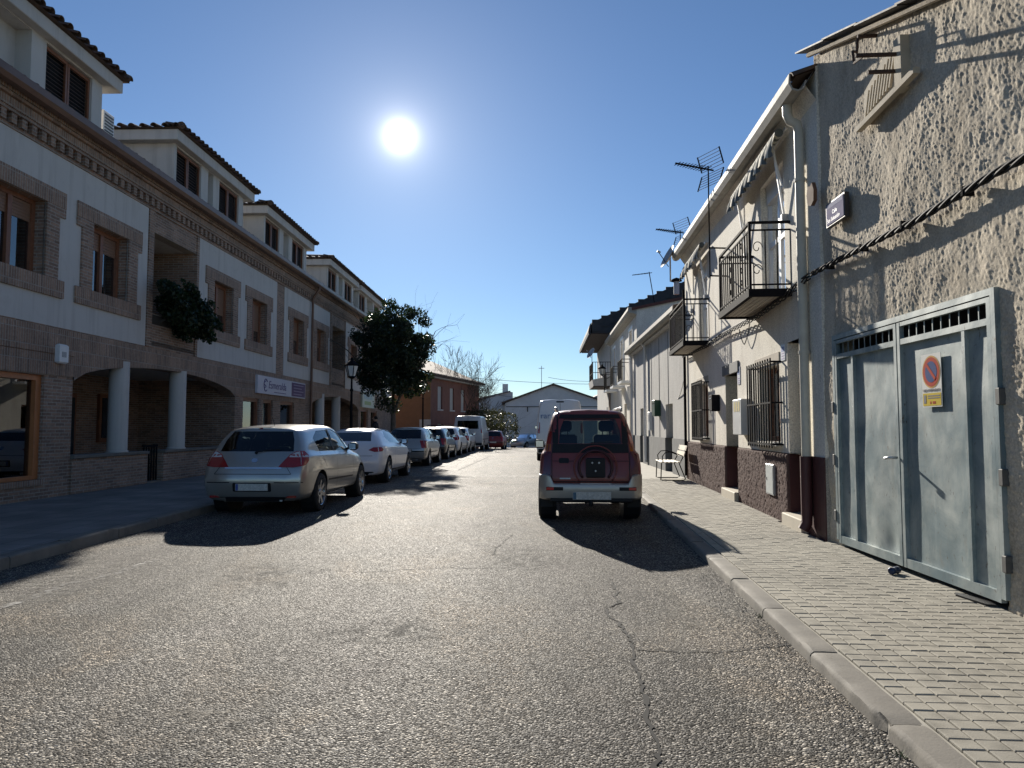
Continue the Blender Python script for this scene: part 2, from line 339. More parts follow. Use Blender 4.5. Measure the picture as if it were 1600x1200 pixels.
# left pavement
k=NB('left_paving'); sp=k.n('ShaderNodeSeparateXYZ'); k.l(k.pos,sp.inputs[0]); b=k.n('ShaderNodeTexBrick'); k.l(k.pos,b.inputs['Vector']); b.offset=0
for nm,v in(('Scale',1),('Brick Width',.4),('Row Height',.4),('Mortar Size',.008)): b.inputs[nm].default_value=v
b.inputs['Color1'].default_value=(.21,.2,.185,1); b.inputs['Color2'].default_value=(.17,.16,.15,1); b.inputs['Mortar'].default_value=(.1,.1,.095,1)
k.set('Base Color',k.mix(1.,b.outputs[0],k.ramp(k.noise(1.2,5),[(.3,.7),(.7,1.2)]),'MULTIPLY')); k.set('Roughness',.85); k.bump(k.ma('ADD',k.ma('SUBTRACT',1.,b.outputs['Fac']),k.ma('MULTIPLY',k.noise(50,3),.3)),.6,.006)
pl=struct(sheet('pavement',lambda y:-14,lambda y:LKX-.14,[-14,0,18,30,44,47],.125,k.m))
for i in range(-6,47):
    o=ob('kerb_stone',kmeL[i%6],m_conc,pl); o.location=(LKX+random.gauss(0,.004),i+.3,zr(i)+random.uniform(-.008,.004)); o.rotation_euler=(random.gauss(0,.003),random.gauss(0,.008),0)

# loose grit along both kerbs
gm=MB()
for i in range(2600):
    y=2.2+16*random.random()**1.5; side=random.random()<.7; x=(kx(y)-abs(random.gauss(0,.13))-.01) if side else LKX+abs(random.gauss(0,.1))+.01; r=random.uniform(.002,.006); a=random.random()*6; g=gz(x,y)
    gm.add([(x+r*math.cos(a),y+r*math.sin(a),g+.001),(x+r*math.cos(a+2.1),y+r*math.sin(a+2.1),g+.001),(x+r*math.cos(a+4.2),y+r*math.sin(a+4.2),g+.001),(x,y,g+.002+r*1.2)],[(0,1,3),(1,2,3),(2,0,3)])
o=gm.build('grit',M('grit_stone',(.30,.27,.22),.9,var=.4,scale=90),None); o['kind']='stuff'
# tufts of weeds in the gutter joint
m_weed=M('weed_green',(.07,.10,.03),.7,var=.3,scale=40)
for i,(y,lab) in enumerate(((5.22,'tiny green weed tuft at the kerb foot by a stone joint'),(3.05,'small weed sprig growing at the kerb foot near a chipped stone'))):
    t=thing('weed_tuft',lab,'weed',(kx(y)-.015,y,.056)); mb=MB()
    for k in range(22):
        a=random.random()*6.28; l=random.uniform(.015,.045); d=Vector((math.cos(a),math.sin(a),1.2)).normalized()*l; q=Vector((-math.sin(a),math.cos(a),0))*.003; b=Vector((random.gauss(0,.012),random.gauss(0,.03),0)); mb.add([b-q,b+q,b+d],[(0,1,2)])
    o=mb.build('blades',m_weed,t); o['kind']='stuff'

# thin films of sand and oil on the road
def film(name,col,loc,sx,sy,rot,lo_,hi_,amt):
    k=NB(name); tcx=k.n('ShaderNodeTexCoord'); g=k.n('ShaderNodeTexGradient',gradient_type='SPHERICAL'); k.l(tcx.outputs['Object'],g.inputs[0]); n=k.noise(7,7,.75); a=k.ma('MULTIPLY',k.ramp(n,[(lo_,0.),(hi_,1.)]),k.ma('MULTIPLY',k.ma('POWER',g.outputs['Fac'],.7),amt)); k.set('Alpha',a); k.set('Base Color',col); k.set('Roughness',.9); k.bump(k.vor(96),.7,.008)
    me=bpy.data.meshes.new(name); me.from_pydata([(-1,-1,0),(1,-1,0),(1,1,0),(-1,1,0)],[],[(0,1,2,3)]); o=ob(name,me,k.m,road); o.location=loc; o.scale=(sx,sy,1); o.rotation_euler=(0,0,rot); return o
p=toG(1275,1060); film('sand_film',(.36,.33,.27),(p.x-.12,p.y,.006),.26,.55,-.08,.42,.62,1.)
p=toG(330,1115); film('sand_film',(.30,.27,.22),(p.x,p.y,.006),.35,.2,.3,.5,.66,.8)
p=toG(90,905); film('sand_film',(.30,.28,.24),(p.x,p.y,.0045),.9,1.4,.0,.45,.65,.7)
p=toG(1130,965); film('sand_film',(.30,.28,.24),(p.x-.1,p.y,.006),.4,.5,.0,.45,.66,.8)
for q,a_,b_ in((( 620,985),.6,.35),((820,870),.5,.9),((420,900),.5,.8)): p=toG(*q); film('oil_stain',(.018,.017,.016),(p.x,p.y,.0055),a_,b_,.2,.46,.62,.6)
# ---------------- left brick terrace
LA,LS=-8.72,.023; S0=5.; S1=46.
LB=thing('brick_building','long two-storey tan brick terrace with white panels and row of roof dormers','building',(LA+LS*S0,S0,0),-math.atan(LS))
lo=lambda:MB((0,-S0,0))
wins=[(12.2,.24),(14.88,.26),(20.45,.55),(23.2,.62),(27.17,.5),(30.15,.45),(35.8,.4),(38.6,.5),(42.4,.5)]   # centre along facade, rolled-down share
hw=.64; ZS,ZT=4.10,5.48
holes=[(c-hw,c+hw,ZS,ZT) for c,_ in wins]; bays=[(16.58,18.76),(31.87,34.1)]
holes+=[(a,b,4.05,5.95) for a,b in bays]
arches=[(13.81,21.47,2.30,2.78),(28.8,37.05,2.25,2.78)]
holes+=[(a,b,.1,2.8) for a,b,_,_ in arches]
shops=[(8.2,13.0,.48,2.34),(22.08,23.4,.5,2.32),(23.75,24.65,.14,2.32),(25.4,26.9,.5,2.32),(37.6,39.2,.3,2.35),(40.0,41.6,.3,2.35)]
holes+=shops
mb=lo(); mb.wall(0,S0,S1,.0,7.1,holes,-.28); mb.add([(0,S1,0),(-9,S1,0),(-9,S1,8.2),(0,S1,7.1)],[(0,1,2,3)]); mb.add([(0,S0,0),(-9,S0,0),(-9,S0,8.2),(0,S0,7.1)],[(0,1,2,3)])
mb.build('wall',m_brick,LB)
# soldier band over the ground floor with arches cut from it
for a,b,zs,zc in arches:
    n=20; poly=[(a,zs)]+[(a+(b-a)*i/n, zs+(zc-zs)*(1-(2*i/n-1)**2)**.62) for i in range(1,n)]+[(b,zs)]
    v=[];f=[];mb=lo()
    for i,(s,z) in enumerate(poly): v+=[(.02,s,z),(.02,s,3.22),(-.33,s,z),(-.33,s,3.22)]
    for i in range(len(poly)-1):
        k=4*i; f+=[(k,k+4,k+5,k+1),(k+2,k+3,k+7,k+6),(k,k+2,k+6,k+4),(k+1,k+5,k+7,k+3)]
    mb.add(v,f).build('arch_band',m_sold,LB)
    # porch: back wall, ceiling, floor, parapets, columns
    mb=lo(); mb.box(-3.2,-2.9,a-.3,b+.3,.1,2.8); mb.box(-2.9,-.28,a-.3,a,.1,2.8); mb.box(-2.9,-.28,b,b+.3,.1,2.8); mb.build('porch_wall',m_brick,LB)
    lo().box(-2.9,-.34,a,b,2.79,2.9).build('porch_ceiling',m_plaster,LB)
    lo().box(-2.9,-.0,a,b,.05,.16).build('porch_floor',m_conc,LB)
    for q0,q1 in((a+.02,a+2.76),(a+3.48,a+7.62)):
        mb=lo(); mb.box(-.26,.03,q0,min(q1,b),.13,.80); mb.build('parapet',m_brick,LB); lo().box(-.30,.07,q0,min(q1,b),.80,.87,.01).build('coping',m_conc,LB)
    for cs in(a+1.79,a+4.4):
        mb=lo(); mb.lathe([(0,.87),(.225,.87),(.225,.90),(.2,.91),(.2,2.82)],24,'z',(-.13,cs,0)); mb.build('column',m_plaster,LB,True,40)
    for ds,wd,ht in((a+1.0,.9,1.1),(a+3.6,1.0,2.1),(a+5.6,1.1,1.3)):
        z0=.16 if ht>2 else 1.; d=lo().box(-2.9,-2.82,ds,ds+wd,z0,z0+ht).build('porch_door' if ht>2 else 'porch_window',m_wood,LB); mb=lo()
        mb.box(-2.82,-2.80,ds+.1,ds+wd-.1,z0+.12,z0+ht-.1); mb.build('pane',M('dark_pane',(.03,.04,.05),.1,var=0),d)
    # gate of vertical bars in the parapet gap
    g=lo().box(-.13,-.1,a+2.8,a+3.46,.95,1.0).build('porch_gate',m_black,LB)
    for i in range(6): lo().box(-.125,-.105,a+2.84+i*.115,a+2.865+i*.115,.17,.95).build('bar',m_black,g)
# plain soldier band between the arches
for q0,q1 in((S0,arches[0][0]),(arches[0][1],arches[1][0]),(arches[1][1],S1)):
    lo().box(-.1,.02,q0,q1,2.36,2.74).build('band_course',m_sold,LB); lo().box(-.1,.024,q0,q1,2.755,3.22).build('band_course',m_sold,LB)
# white panels
for a,b in((8.0,16.33),(18.92,24.83),(25.6,31.5),(34.2,39.9),(40.6,45.2)):
    hs=[(c-hw,c+hw,ZS,ZT) for c,_ in wins if a<c<b]
    mb=lo(); mb.wall(.014,a,b,3.25,6.44,hs,-.03); e=.014
    mb.add([(e,a,3.25),(e,b,3.25),(0,b,3.25),(0,a,3.25)],[(0,1,2,3)]); mb.add([(e,a,3.25),(e,a,6.44),(0,a,6.44),(0,a,3.25)],[(0,1,2,3)]); mb.add([(e,b,3.25),(e,b,6.44),(0,b,6.44),(0,b,3.25)],[(0,1,2,3)])
    mb.build('plaster_panel',m_plaster,LB)
# windows with brick surrounds
def window(c,share,z0=ZS,z1=ZT,h=hw,x=-.2):
    fr=lo()
    fr.box(x-.05,x+.02,c-h,c-h+.09,z0,z1); fr.box(x-.05,x+.02,c+h-.09,c+h,z0,z1); fr.box(x-.05,x+.02,c-h+.09,c+h-.09,z0,z0+.09); fr.box(x-.05,x+.02,c-h+.09,c+h-.09,z1-.08,z1); fr.box(x-.05,x+.025,c-.05,c+.05,z0+.09,z1-.08)
    w_=fr.build('window',m_wood,LB)
    zz=z1-.08-(z1-z0)*share
    lo().box(x-.035,x-.03,c-h+.09,c+h-.09,z0+.09,zz).build('pane',m_glass,w_)
    mb=lo(); n=max(2,int((z1-.08-zz)/.055))
    for i in range(n): q=zz+(z1-.08-zz)*i/n; mb.box(x-.03,x-.012,c-h+.09,c+h-.09,q+.003,q+(z1-.08-zz)/n-.003,.002)
    mb.build('roller_shutter',m_shutter,w_)
    mb=lo(); n=26; v=[];f=[]
    for i in range(n+1):
        s=c-h+.1+(2*h-.2)*i/n; xx=x-.14+.025*math.sin(i*1.9+c); v+=[(xx,s,z0+.05),(xx,s,z1-.1)]
    for i in range(n):
        if abs(i-n/2)>(4 if c>13 else 8): f.append((2*i,2*i+2,2*i+3,2*i+1))
    mb.add(v,f).build('curtain',m_curtain,w_)
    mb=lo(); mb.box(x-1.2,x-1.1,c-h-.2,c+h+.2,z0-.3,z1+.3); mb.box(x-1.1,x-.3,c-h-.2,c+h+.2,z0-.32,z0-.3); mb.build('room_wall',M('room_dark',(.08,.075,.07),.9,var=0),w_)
    return w_
for c,sh in wins:
    window(c,sh)
    s_=lo().box(.014,.05,c-1.165,c+1.165,5.48,5.78,.004).build('window_surround',m_sold,LB)
    for d in(-1,1):
        a,b=sorted((c+d*1.0,c+d*hw)); lo().box(-.02,.046,a,b,4.12,5.478).build('jamb',m_brick,s_)
        a,b=sorted((c+d*1.165,c+d*1.001)); lo().box(.012,.047,a,b,5.30,5.477).build('jamb_ear',m_brick,s_)
    lo().box(-.2,.06,c-1.165,c+1.165,3.79,4.118,.004).build('sill',m_sold,s_)
# recessed balconies
for a,b in bays:
    mb=lo(); mb.box(-1.5,-1.4,a-.1,b+.1,3.2,6.); mb.box(-1.4,-.281,a-.1,a,3.2,6.); mb.box(-1.4,-.281,b,b+.1,3.2,6.); mb.build('balcony_wall',m_brick,LB); lo().box(-1.4,-.281,a,b,5.96,6.04).build('balcony_ceiling',m_plaster,LB)
    lo().box(-1.4,.0,a,b,3.3,3.4).build('balcony_floor',m_conc,LB)
    c=(a+b)/2; d=lo().box(-1.4,-1.33,c-.55,c+.55,3.4,5.5).build('balcony_door',m_wood,LB); lo().box(-1.33,-1.31,c-.4,c+.4,3.7,4.7).build('pane',m_glass,d); lo().box(-1.33,-1.30,c-.45,c+.45,4.72,5.4).build('roller_shutter',m_shutter,d)
    lo().box(.0,.03,a-.22,a,3.25,6.42).build('bay_pier',m_brick,LB); lo().box(.0,.03,b,b+.12,3.25,6.42).build('bay_pier',m_brick,LB)
# cornice
lo().box(-.05,.035,S0,S1,6.43,6.495).build('cornice_course',m_brick,LB)
dm=MB(); dm.box(0,.08,0,.125,0,.17,.004); dme=dm.mesh('dentil')
for i in range(int((S1-S0)/.25)):
    o=ob('dentil',dme,m_brick,LB); o.location=(.012,i*.25+.05,6.498)
lo().box(-.05,.105,S0,S1,6.671,6.73).build('cornice_course',m_brick,LB)
lo().box(-.05,.125,S0,S1,6.733,6.89).build('cornice_course',m_sold,LB)
lo().box(-.05,.19,S0,S1,6.893,6.945,.005).build('cornice_course',m_brick,LB)
lo().box(-.05,.22,S0,S1,6.948,7.08).build('cornice_course',m_sold,LB)
# gutter, roof, downpipe
mb=lo(); pr=[(.23,7.14),(.23,7.0),(.28,6.97),(.40,6.98),(.45,7.05),(.46,7.17),(.44,7.17),(.42,7.05),(.38,7.01),(.27,7.01),(.25,7.14)]
mb.prism([(a,b) for a,b in pr],S0,S1,'y'); mb.build('gutter',m_gutter,LB)
mb=lo(); mb.add([(.3,S0,7.12),(.3,S1,7.12),(-5.2,S1,9.7),(-5.2,S0,9.7),(-9,S0,8.2),(-9,S1,8.2)],[(0,1,2,3),(3,2,5,4)]); mb.build('roof',m_rooftile,LB)
tm=MB(); 
def tilemesh(L_):
    mb=MB(); n=8; v=[];f=[]
    for k in range(n+1):
        a=math.pi*k/n
        for x,r in((0,.085),(-L_,.07)): v+=[(x,-r*math.cos(a),r*math.sin(a)*.9),(x,-(r-.018)*math.cos(a),(r-.018)*math.sin(a)*.9)]
    for k in range(n):
        q=4*k; f+=[(q,q+4,q+6,q+2),(q+1,q+3,q+7,q+5),(q,q+1,q+5,q+4)]
    mb.add(v,f); return mb.mesh('roof_tile',True,50)
tme2=tilemesh(.5)
for i in range(int((S1-S0)/.31)):
    o=ob('roof_tile',tme2,m_rooftile,LB); o.location=(.4,i*.31+.1,7.13+random.uniform(-.01,.01)); o.rotation_euler=(0,R(24),random.gauss(0,.03))
mb=lo(); mb.tube([(.36,28.62,6.98),(.36,28.62,6.9),(.16,28.62,6.6),(.12,28.62,6.5),(.10,28.62,.2)],.05,10); mb.build('downpipe',m_gutter,LB,True,50)
# dormers
m_slat=M('louvre_brown',(.10,.06,.045),.6,var=.15)
def louvre(mb_f,mb_s,a,b,z0,z1,x):
    mb_f.box(x,x+.05,a,a+.05,z0,z1); mb_f.box(x,x+.05,b-.05,b,z0,z1); mb_f.box(x,x+.05,a+.05,b-.05,z0,z0+.06); mb_f.box(x,x+.05,a+.05,b-.05,z1-.06,z1)
    n=16
    for i in range(n):
        z=z0+.08+(z1-z0-.16)*i/(n-1); mb_s.add([(x+.01,a+.05,z+.02),(x+.045,a+.05,z-.02),(x+.045,b-.05,z-.02),(x+.01,b-.05,z+.02)],[(0,1,2,3)])
for s0,s1 in((9.5,15.15),(17.6,22.65),(23.8,29.1),(31.5,36.9),(37.4,43.6)):
    x=-.2; a,b=s0+.25,s1-.4; mb=lo(); w1=(a+.12,a+1.5); w2=(b-1.75,b-.35); r0=(w1[1]+.42,w2[0]-.4)
    mb.wall(x,a,b,7.1,8.58,[(w1[0],w1[1],7.2,8.52),(r0[0],r0[1],7.36,8.54),(w2[0],w2[1],7.2,8.52)],-.3); mb.add([(x,a,7.3),(x-3,a,7.6),(x-3,a,8.58),(x,a,8.58)],[(0,1,2,3)]); mb.add([(x,b,7.3),(x-3,b,7.6),(x-3,b,8.58),(x,b,8.58)],[(0,1,2,3)])
    mb.add([(x-.3,r0[0],7.3),(x-.3,r0[1],7.3),(x-.3,r0[1],8.58),(x-.3,r0[0],8.58)],[(0,1,2,3)])
    dw=mb.build('dormer',m_plaster,LB)
    lo().box(-3.0,0.,s0,s1,8.56,8.83,.012).build('fascia',m_plaster,dw)
    for w_ in(w1,w2):
        m_=(w_[0]+w_[1])/2
        for q0,q1 in((w_[0],m_-.01),(m_+.01,w_[1])):
            f1,f2=lo(),lo(); louvre(f1,f2,q0,q1,7.2,8.50,x-.1); o=f1.build('shutter',m_wood,dw); f2.build('louvre_slats',m_slat,dw); lo().box(x-.16,x-.14,q0,q1,7.2,8.52).build('shutter_back',m_dark,dw)
    mb=lo(); zc=8.84; mb.add([(.1,s0-.1,zc),(.1,s1+.1,zc),(-3.0,s1+.1,zc),(-3.0,s0-.1,zc),(-1.6,s0+1.7,8.9),(-1.6,s1-1.7,9.3)],[(0,1,5,4),(1,2,5),(2,3,4,5),(3,0,4),(3,2,1,0)]); mb.build('dormer_roof',m_rooftile,dw)
    n=int((s1-s0)/.25)
    for i in range(n+1):
        o=ob('roof_tile',tme2,m_rooftile,dw); o.location=(.17,s0-S0+(s1-s0)*i/n,8.86+random.uniform(-.008,.008)); o.rotation_euler=(0,R(13),random.gauss(0,.03))
    for i in range(9):
        for sd,yy in((-1,s0-.12),):
            o=ob('roof_tile',tme2,m_rooftile,dw); o.location=(.0-i*.28,yy-S0,8.86+random.uniform(-.008,.008)); o.rotation_euler=(0,R(13),R(-90)+random.gauss(0,.03))
    for q0,q1 in((s1+.05,s1-1.7),(s0-.05,s0+1.7)): lo().tube([(.12,q0,8.9),(-1.6,q1,9.36)],.09,8).build('hip_tile',m_rooftile,dw,True,60)
# ground-floor shop fronts
m_shopg=glassmat('shop_glass',(.5,.55,.55),1.4,.85)
for i,(a,b,z0,z1) in enumerate(shops):
    mt=m_orange if i==0 else m_wood; t=.14 if i==0 else .08
    mb=lo(); mb.box(-.2,-.06,a,a+t,z0,z1); mb.box(-.2,-.06,b-t,b,z0,z1); mb.box(-.2,-.06,a+t,b-t,z1-.1,z1); mb.box(-.2,-.06,a+t,b-t,z0,z0+.07)
    f_=mb.build('shop_door' if i==2 else 'shop_window',mt,LB); lo().box(-.15,-.14,a+t,b-t,z0+.07,z1-.1).build('pane',m_shopg,f_)
    mb=lo(); mb.box(-2.6,-2.5,a-.3,b+.3,.0,2.7); mb.box(-2.5,-.3,a-.3,a-.2,.0,2.7); mb.box(-2.5,-.3,b+.2,b+.3,.0,2.7); mb.box(-2.5,-.3,a-.2,b+.2,2.6,2.7); mb.box(-2.5,-.3,a-.2,b+.2,.05,.15); mb.build('shop_interior',M('shop_wall',(.3,.3,.29),.9,var=.1),f_)
    if i==0: lo().box(-.6,-.55,a+3.2,b-.2,.6,1.75).build('window_blind',m_grey,f_); lo().box(-.28,.03,a-.05,b+.05,.38,.48).build('sill',m_sold,f_)
    if i in(1,3): lo().box(-.4,-.38,a+.1,a+.6,.6,2.2).build('window_blind',m_white,f_)
# hanging plant, alarm box, signs
def leafcloud(name,mat,pts,size,parent=None,jit=1.):
    n=len(pts); d=rng.normal(size=(n,3)); d/=np.linalg.norm(d,axis=1)[:,None]; e=rng.normal(size=(n,3)); e-=d*(e*d).sum(1)[:,None]; e/=np.linalg.norm(e,axis=1)[:,None]
    s=size*(.6+.8*rng.random(n))[:,None]; pts=np.asarray(pts)
    V=np.stack([pts-d*s*.5,pts+e*s*.26,pts+d*s*.5,pts-e*s*.26],1).reshape(-1,3)
    me=bpy.data.meshes.new(name); me.from_pydata(V.tolist(),[],np.arange(4*n).reshape(n,4).tolist()); return ob(name,me,mat,parent)
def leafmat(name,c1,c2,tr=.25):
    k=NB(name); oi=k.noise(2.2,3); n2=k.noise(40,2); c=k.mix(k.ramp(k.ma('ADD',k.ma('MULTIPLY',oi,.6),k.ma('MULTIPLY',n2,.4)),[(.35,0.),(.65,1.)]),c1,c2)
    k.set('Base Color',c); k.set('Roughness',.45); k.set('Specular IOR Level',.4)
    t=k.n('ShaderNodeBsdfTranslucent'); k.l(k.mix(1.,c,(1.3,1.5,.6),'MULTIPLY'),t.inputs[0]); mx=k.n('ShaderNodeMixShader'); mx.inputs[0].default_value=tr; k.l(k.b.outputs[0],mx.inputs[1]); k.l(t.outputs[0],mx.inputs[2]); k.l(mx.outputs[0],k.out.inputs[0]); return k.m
m_leaf=leafmat('leaf_dark',(.012,.024,.012),(.03,.05,.02)); m_bark=M('bark',(.10,.085,.07),.9,var=.35,scale=8,bump=.6,bscale=30,bdist=.01)
def lp(n,s,z): a=math.atan(LS); return (LA+LS*S0+n*math.cos(a)+(s-S0)*math.sin(a), S0-n*math.sin(a)+(s-S0)*math.cos(a), z)
hp=thing('hanging_plant','dark green bush spilling over the recessed balcony edge of brick building','plant',lp(.1,17.5,3.9))
pts=[]
while len(pts)<7500:
    p=rng.normal(size=3); p/=np.linalg.norm(p); r=rng.random()**.4; s,n,z=p[1]*r*1.55,p[0]*r*.6,p[2]*r*.68
    lump=.75+.35*math.sin(s*5+1)*math.sin(z*6+n*4)
    if r>lump*1.02: continue
    pts.append((n+.28,s+.15,z+.3-.16*s))
leafcloud('foliage',m_leaf,pts,.11,hp); MB().tube([(-.1,-.5,.0),(.1,0,.3),(.3,.5,.3)],.03).build('stem',m_bark,hp); MB().box(-.35,-.1,-1.,1.,-.1,.12,.01).build('planter',M('planter_dark',(.05,.045,.04),.8),hp)
ab=thing('alarm_box','small white alarm box on brick pier beside wide arch','alarm box',lp(.025,13.35,2.58),-math.atan(LS)); MB().box(0,.09,-.13,.13,0,.36,.03).build('cover',m_white,ab,True,30); MB().box(.088,.096,-.06,.06,.12,.22,.002).build('grille',m_grey,ab)
def text(s,size,mat,parent,loc,rot,name='lettering',ext=.002,shear=0,align='LEFT',sx=1.):
    cu=bpy.data.curves.new(name,'FONT'); cu.body=s; cu.size=size; cu.extrude=ext; cu.shear=shear; cu.align_x=align; cu.resolution_u=3
    o=bpy.data.objects.new('tmp',cu); COL.objects.link(o); dg=bpy.context.evaluated_depsgraph_get(); me=bpy.data.meshes.new_from_object(o.evaluated_get(dg)); bpy.data.objects.remove(o)
    t=ob(name,me,mat,parent); me.materials.clear(); me.materials.append(mat); t.location=loc; t.rotation_euler=rot; t.scale=(sx,1,1); return t
m_purple=M('purple_print',(.10,.055,.15),.5,var=0); m_violet=M('violet_ink',(.09,.06,.2),.5,var=0)
FR=(R(90),0,R(90))
sg=thing('shop_sign','long white and purple shop sign reading Esmeralda on brick band','sign',lp(.03,22.95,2.5),-math.atan(LS))
MB().box(0,.08,0,4.9,0,.58,.005).build('board',M('sign_white',(.6,.6,.66),.5,var=0),sg); MB().box(.08,.086,3.3,4.85,.04,.54).build('purple_panel',m_purple,sg)
text('Esmeralda',.36,m_violet,sg,(.084,.95,.2),FR,shear=.2,sx=1.18); MB().box(.08,.083,1.5,2.7,.075,.10).build('print_line',m_violet,sg)
mb=MB(); mb.tube([(.085,.7+.16*math.cos(t),.29+.2*math.sin(t)) for t in np.linspace(.6,5.4,16)],.014,5); mb.tube([(.085,.62+.1*math.sin(t*2),.2+.06*t) for t in np.linspace(0,4,12)],.012,5); mb.build('emblem',m_violet,sg)
for i in range(4): MB().box(.086,.088,3.5,4.65-.2*(i%2),.44-i*.11,.47-i*.11).build('print_line',M('sign_pale',(.35,.3,.4),.5,var=0),sg)
gs=thing('hanging_sign','pale green and cream square sign board above shop window past second arch','sign',lp(.03,37.4,2.45),-math.atan(LS))
MB().box(0,.1,0,2.9,0,.85,.006).build('board',M('sign_cream',(.55,.58,.48),.5,var=.05),gs); MB().box(.1,.104,.5,2.0,.15,.34).build('green_print',M('sign_green',(.32,.4,.15),.5,var=0),gs); MB().box(.1,.104,.3,2.3,.45,.75).build('pale_print',M('sign_teal',(.4,.5,.5),.5,var=0),gs)
ac=thing('air_conditioner','white air conditioner unit on tiled roof between dormers','air conditioner',lp(-.55,15.5,7.75),-math.atan(LS)); MB().box(-.25,.0,-.1,.3,0,.6,.02).build('casing',m_white,ac)
mb=MB()
for i in range(7): mb.box(0,.015,-.06,.26,.07+i*.07,.10+i*.07)
mb.build('grille',M('ac_grille',(.12,.12,.12),.5,var=0),ac); MB().box(-.23,-.02,-.05,.25,-.34,0).build('bracket',m_black,ac)
# ---------------- right side: garage building with rough render
GA,GS=3.31,.029; ga=math.atan(GS); G0=1.5; G1=8.3
def stuccomat(name,c1,c2,c3,rough=.95,bs=.4):
    k=NB(name); n=k.noise(1.1,6,.65,dist=.3); c=k.mix(k.ramp(n,[(.3,0.),(.7,1.)]),c1,c2); c=k.mix(k.ramp(k.noise(2.6,7,.7,vec=k.mp(k.pos,(1,1,.35))),[(.46,0.),(.72,.85)]),c,c3)
    c=k.mix(1.,c,k.ramp(k.noise(55,3),[(.3,.75),(.7,1.2)]),'MULTIPLY'); k.set('Base Color',c); k.set('Roughness',rough); k.set('Specular IOR Level',.15); k.bump(k.noise(120,3,.6),bs,.005); return k.m
m_stucco=stuccomat('rough_render',(.63,.56,.45),(.49,.43,.34),(.31,.265,.205),bs=.6); m_plinth=stuccomat('plinth_render',(.12,.078,.068),(.10,.065,.058),(.15,.105,.092))
m_cream=stuccomat('cream_plaster',(.80,.765,.68),(.74,.70,.61),(.60,.56,.48),bs=.12); m_greyw=stuccomat('grey_plaster',(.62,.60,.56),(.55,.54,.51),(.45,.435,.41),bs=.12); m_greypl=M('grey_plinth',(.16,.165,.165),.9,var=.25,scale=3,bump=.4,bscale=40)
m_red=M('oxblood_paint',(.07,.022,.022),.6,var=.2,scale=5); m_pipe=M('cream_pipe',(.6,.56,.46),.5,var=.12,scale=6,dirt=((.4,.36,.29),.4))
GB=thing('garage_building','tall garage building with rough beige render and sloping tin roof edge','building',(GA+GS*G0,G0,0),-ga)
go=lambda:MB((0,-G0,0))
def gp(x,s,z): return (GA+GS*G0+x*math.cos(ga)+(s-G0)*math.sin(ga),G0-x*math.sin(ga)+(s-G0)*math.cos(ga),z)
def gtop(s): return 5.78-(8.3-s)*.35
D0,D1_,DZ0,DZ1=5.10,7.90,.14,2.42
step=.0115; ss=np.arange(G0,G1+.001,step); nz=470
T,U=np.meshgrid(ss,np.linspace(0,1,nz),indexing='ij'); Z=U*(5.78-(8.3-T)*.35)+.05*(1-U)
rg=np.abs(2*fbm(T*42,Z*28,2,1)-1); amp=.35+1.1*fbm(T*1.7,Z*1.2,3,77); h=(rg*.010+fbm(T*75,Z*52,2,2)*.010)*amp+fbm(T*9+3,Z*5,2,5)*.010+fbm(T*1.3,Z*1.1,3,9)*.05-.045
patch=np.exp(-(((T-8.05)/.13)**2+((Z-.55)/.16)**2)); h=h-patch*.06*(.6+.8*fbm(T*20,Z*20,2,3))
patch=np.exp(-(((T-8.1)/.1)**2+((Z-1.15)/.1)**2)); h=h-patch*.03
X=-h
rec=(T>D0+.03)&(T<D1_-.03)&(Z<DZ1-.03); X=np.where(rec,.32,X)
gridmesh('wall',np.stack([X,T-G0,Z],-1),m_stucco,GB)
mb=go(); mb.add([(0.08,G1,.0),(6,G1,.0),(6,G1,6.2),(0.08,G1,5.7)],[(0,1,2,3)]); mb.add([(0.05,G0,0),(6,G0,0),(6,G0,3.4),(0.05,G0,3.4)],[(0,1,2,3)]); mb.build('side_wall',m_greyw,GB)
for i in range(9):        # corrugated tin sheets along the verge
    s0=G1+.12-i*.78; s1=s0-.82; z0=gtop(s0)+.05+.012*(i%2); z1=gtop(s1)+.05+.012*(i%2)
    v=[];f=[]; mb=go(); n=6
    for k in range(n+1):
        xx=-.16+k*.9
        v+=[(xx,s0,z0+k*.02),(xx,s1,z1+k*.02),(xx,s0,z0+.018+k*.02),(xx,s1,z1+.018+k*.02)]
    for k in range(n): q=4*k; f+=[(q,q+1,q+5,q+4),(q+2,q+6,q+7,q+3)]
    f+=[(0,2,3,1),(0,4,6,2),(1,3,7,5)]
    mb.add(v,f).build('roof_sheet',M('tin_dark',(.09,.08,.07),.7,var=.4,scale=6),GB)
mb=go(); mb.tube([(-.05,G1,gtop(G1)+.01),(-.05,G0,gtop(G0)+.01)],.028,6); mb.build('verge_batten',m_stucco,GB)
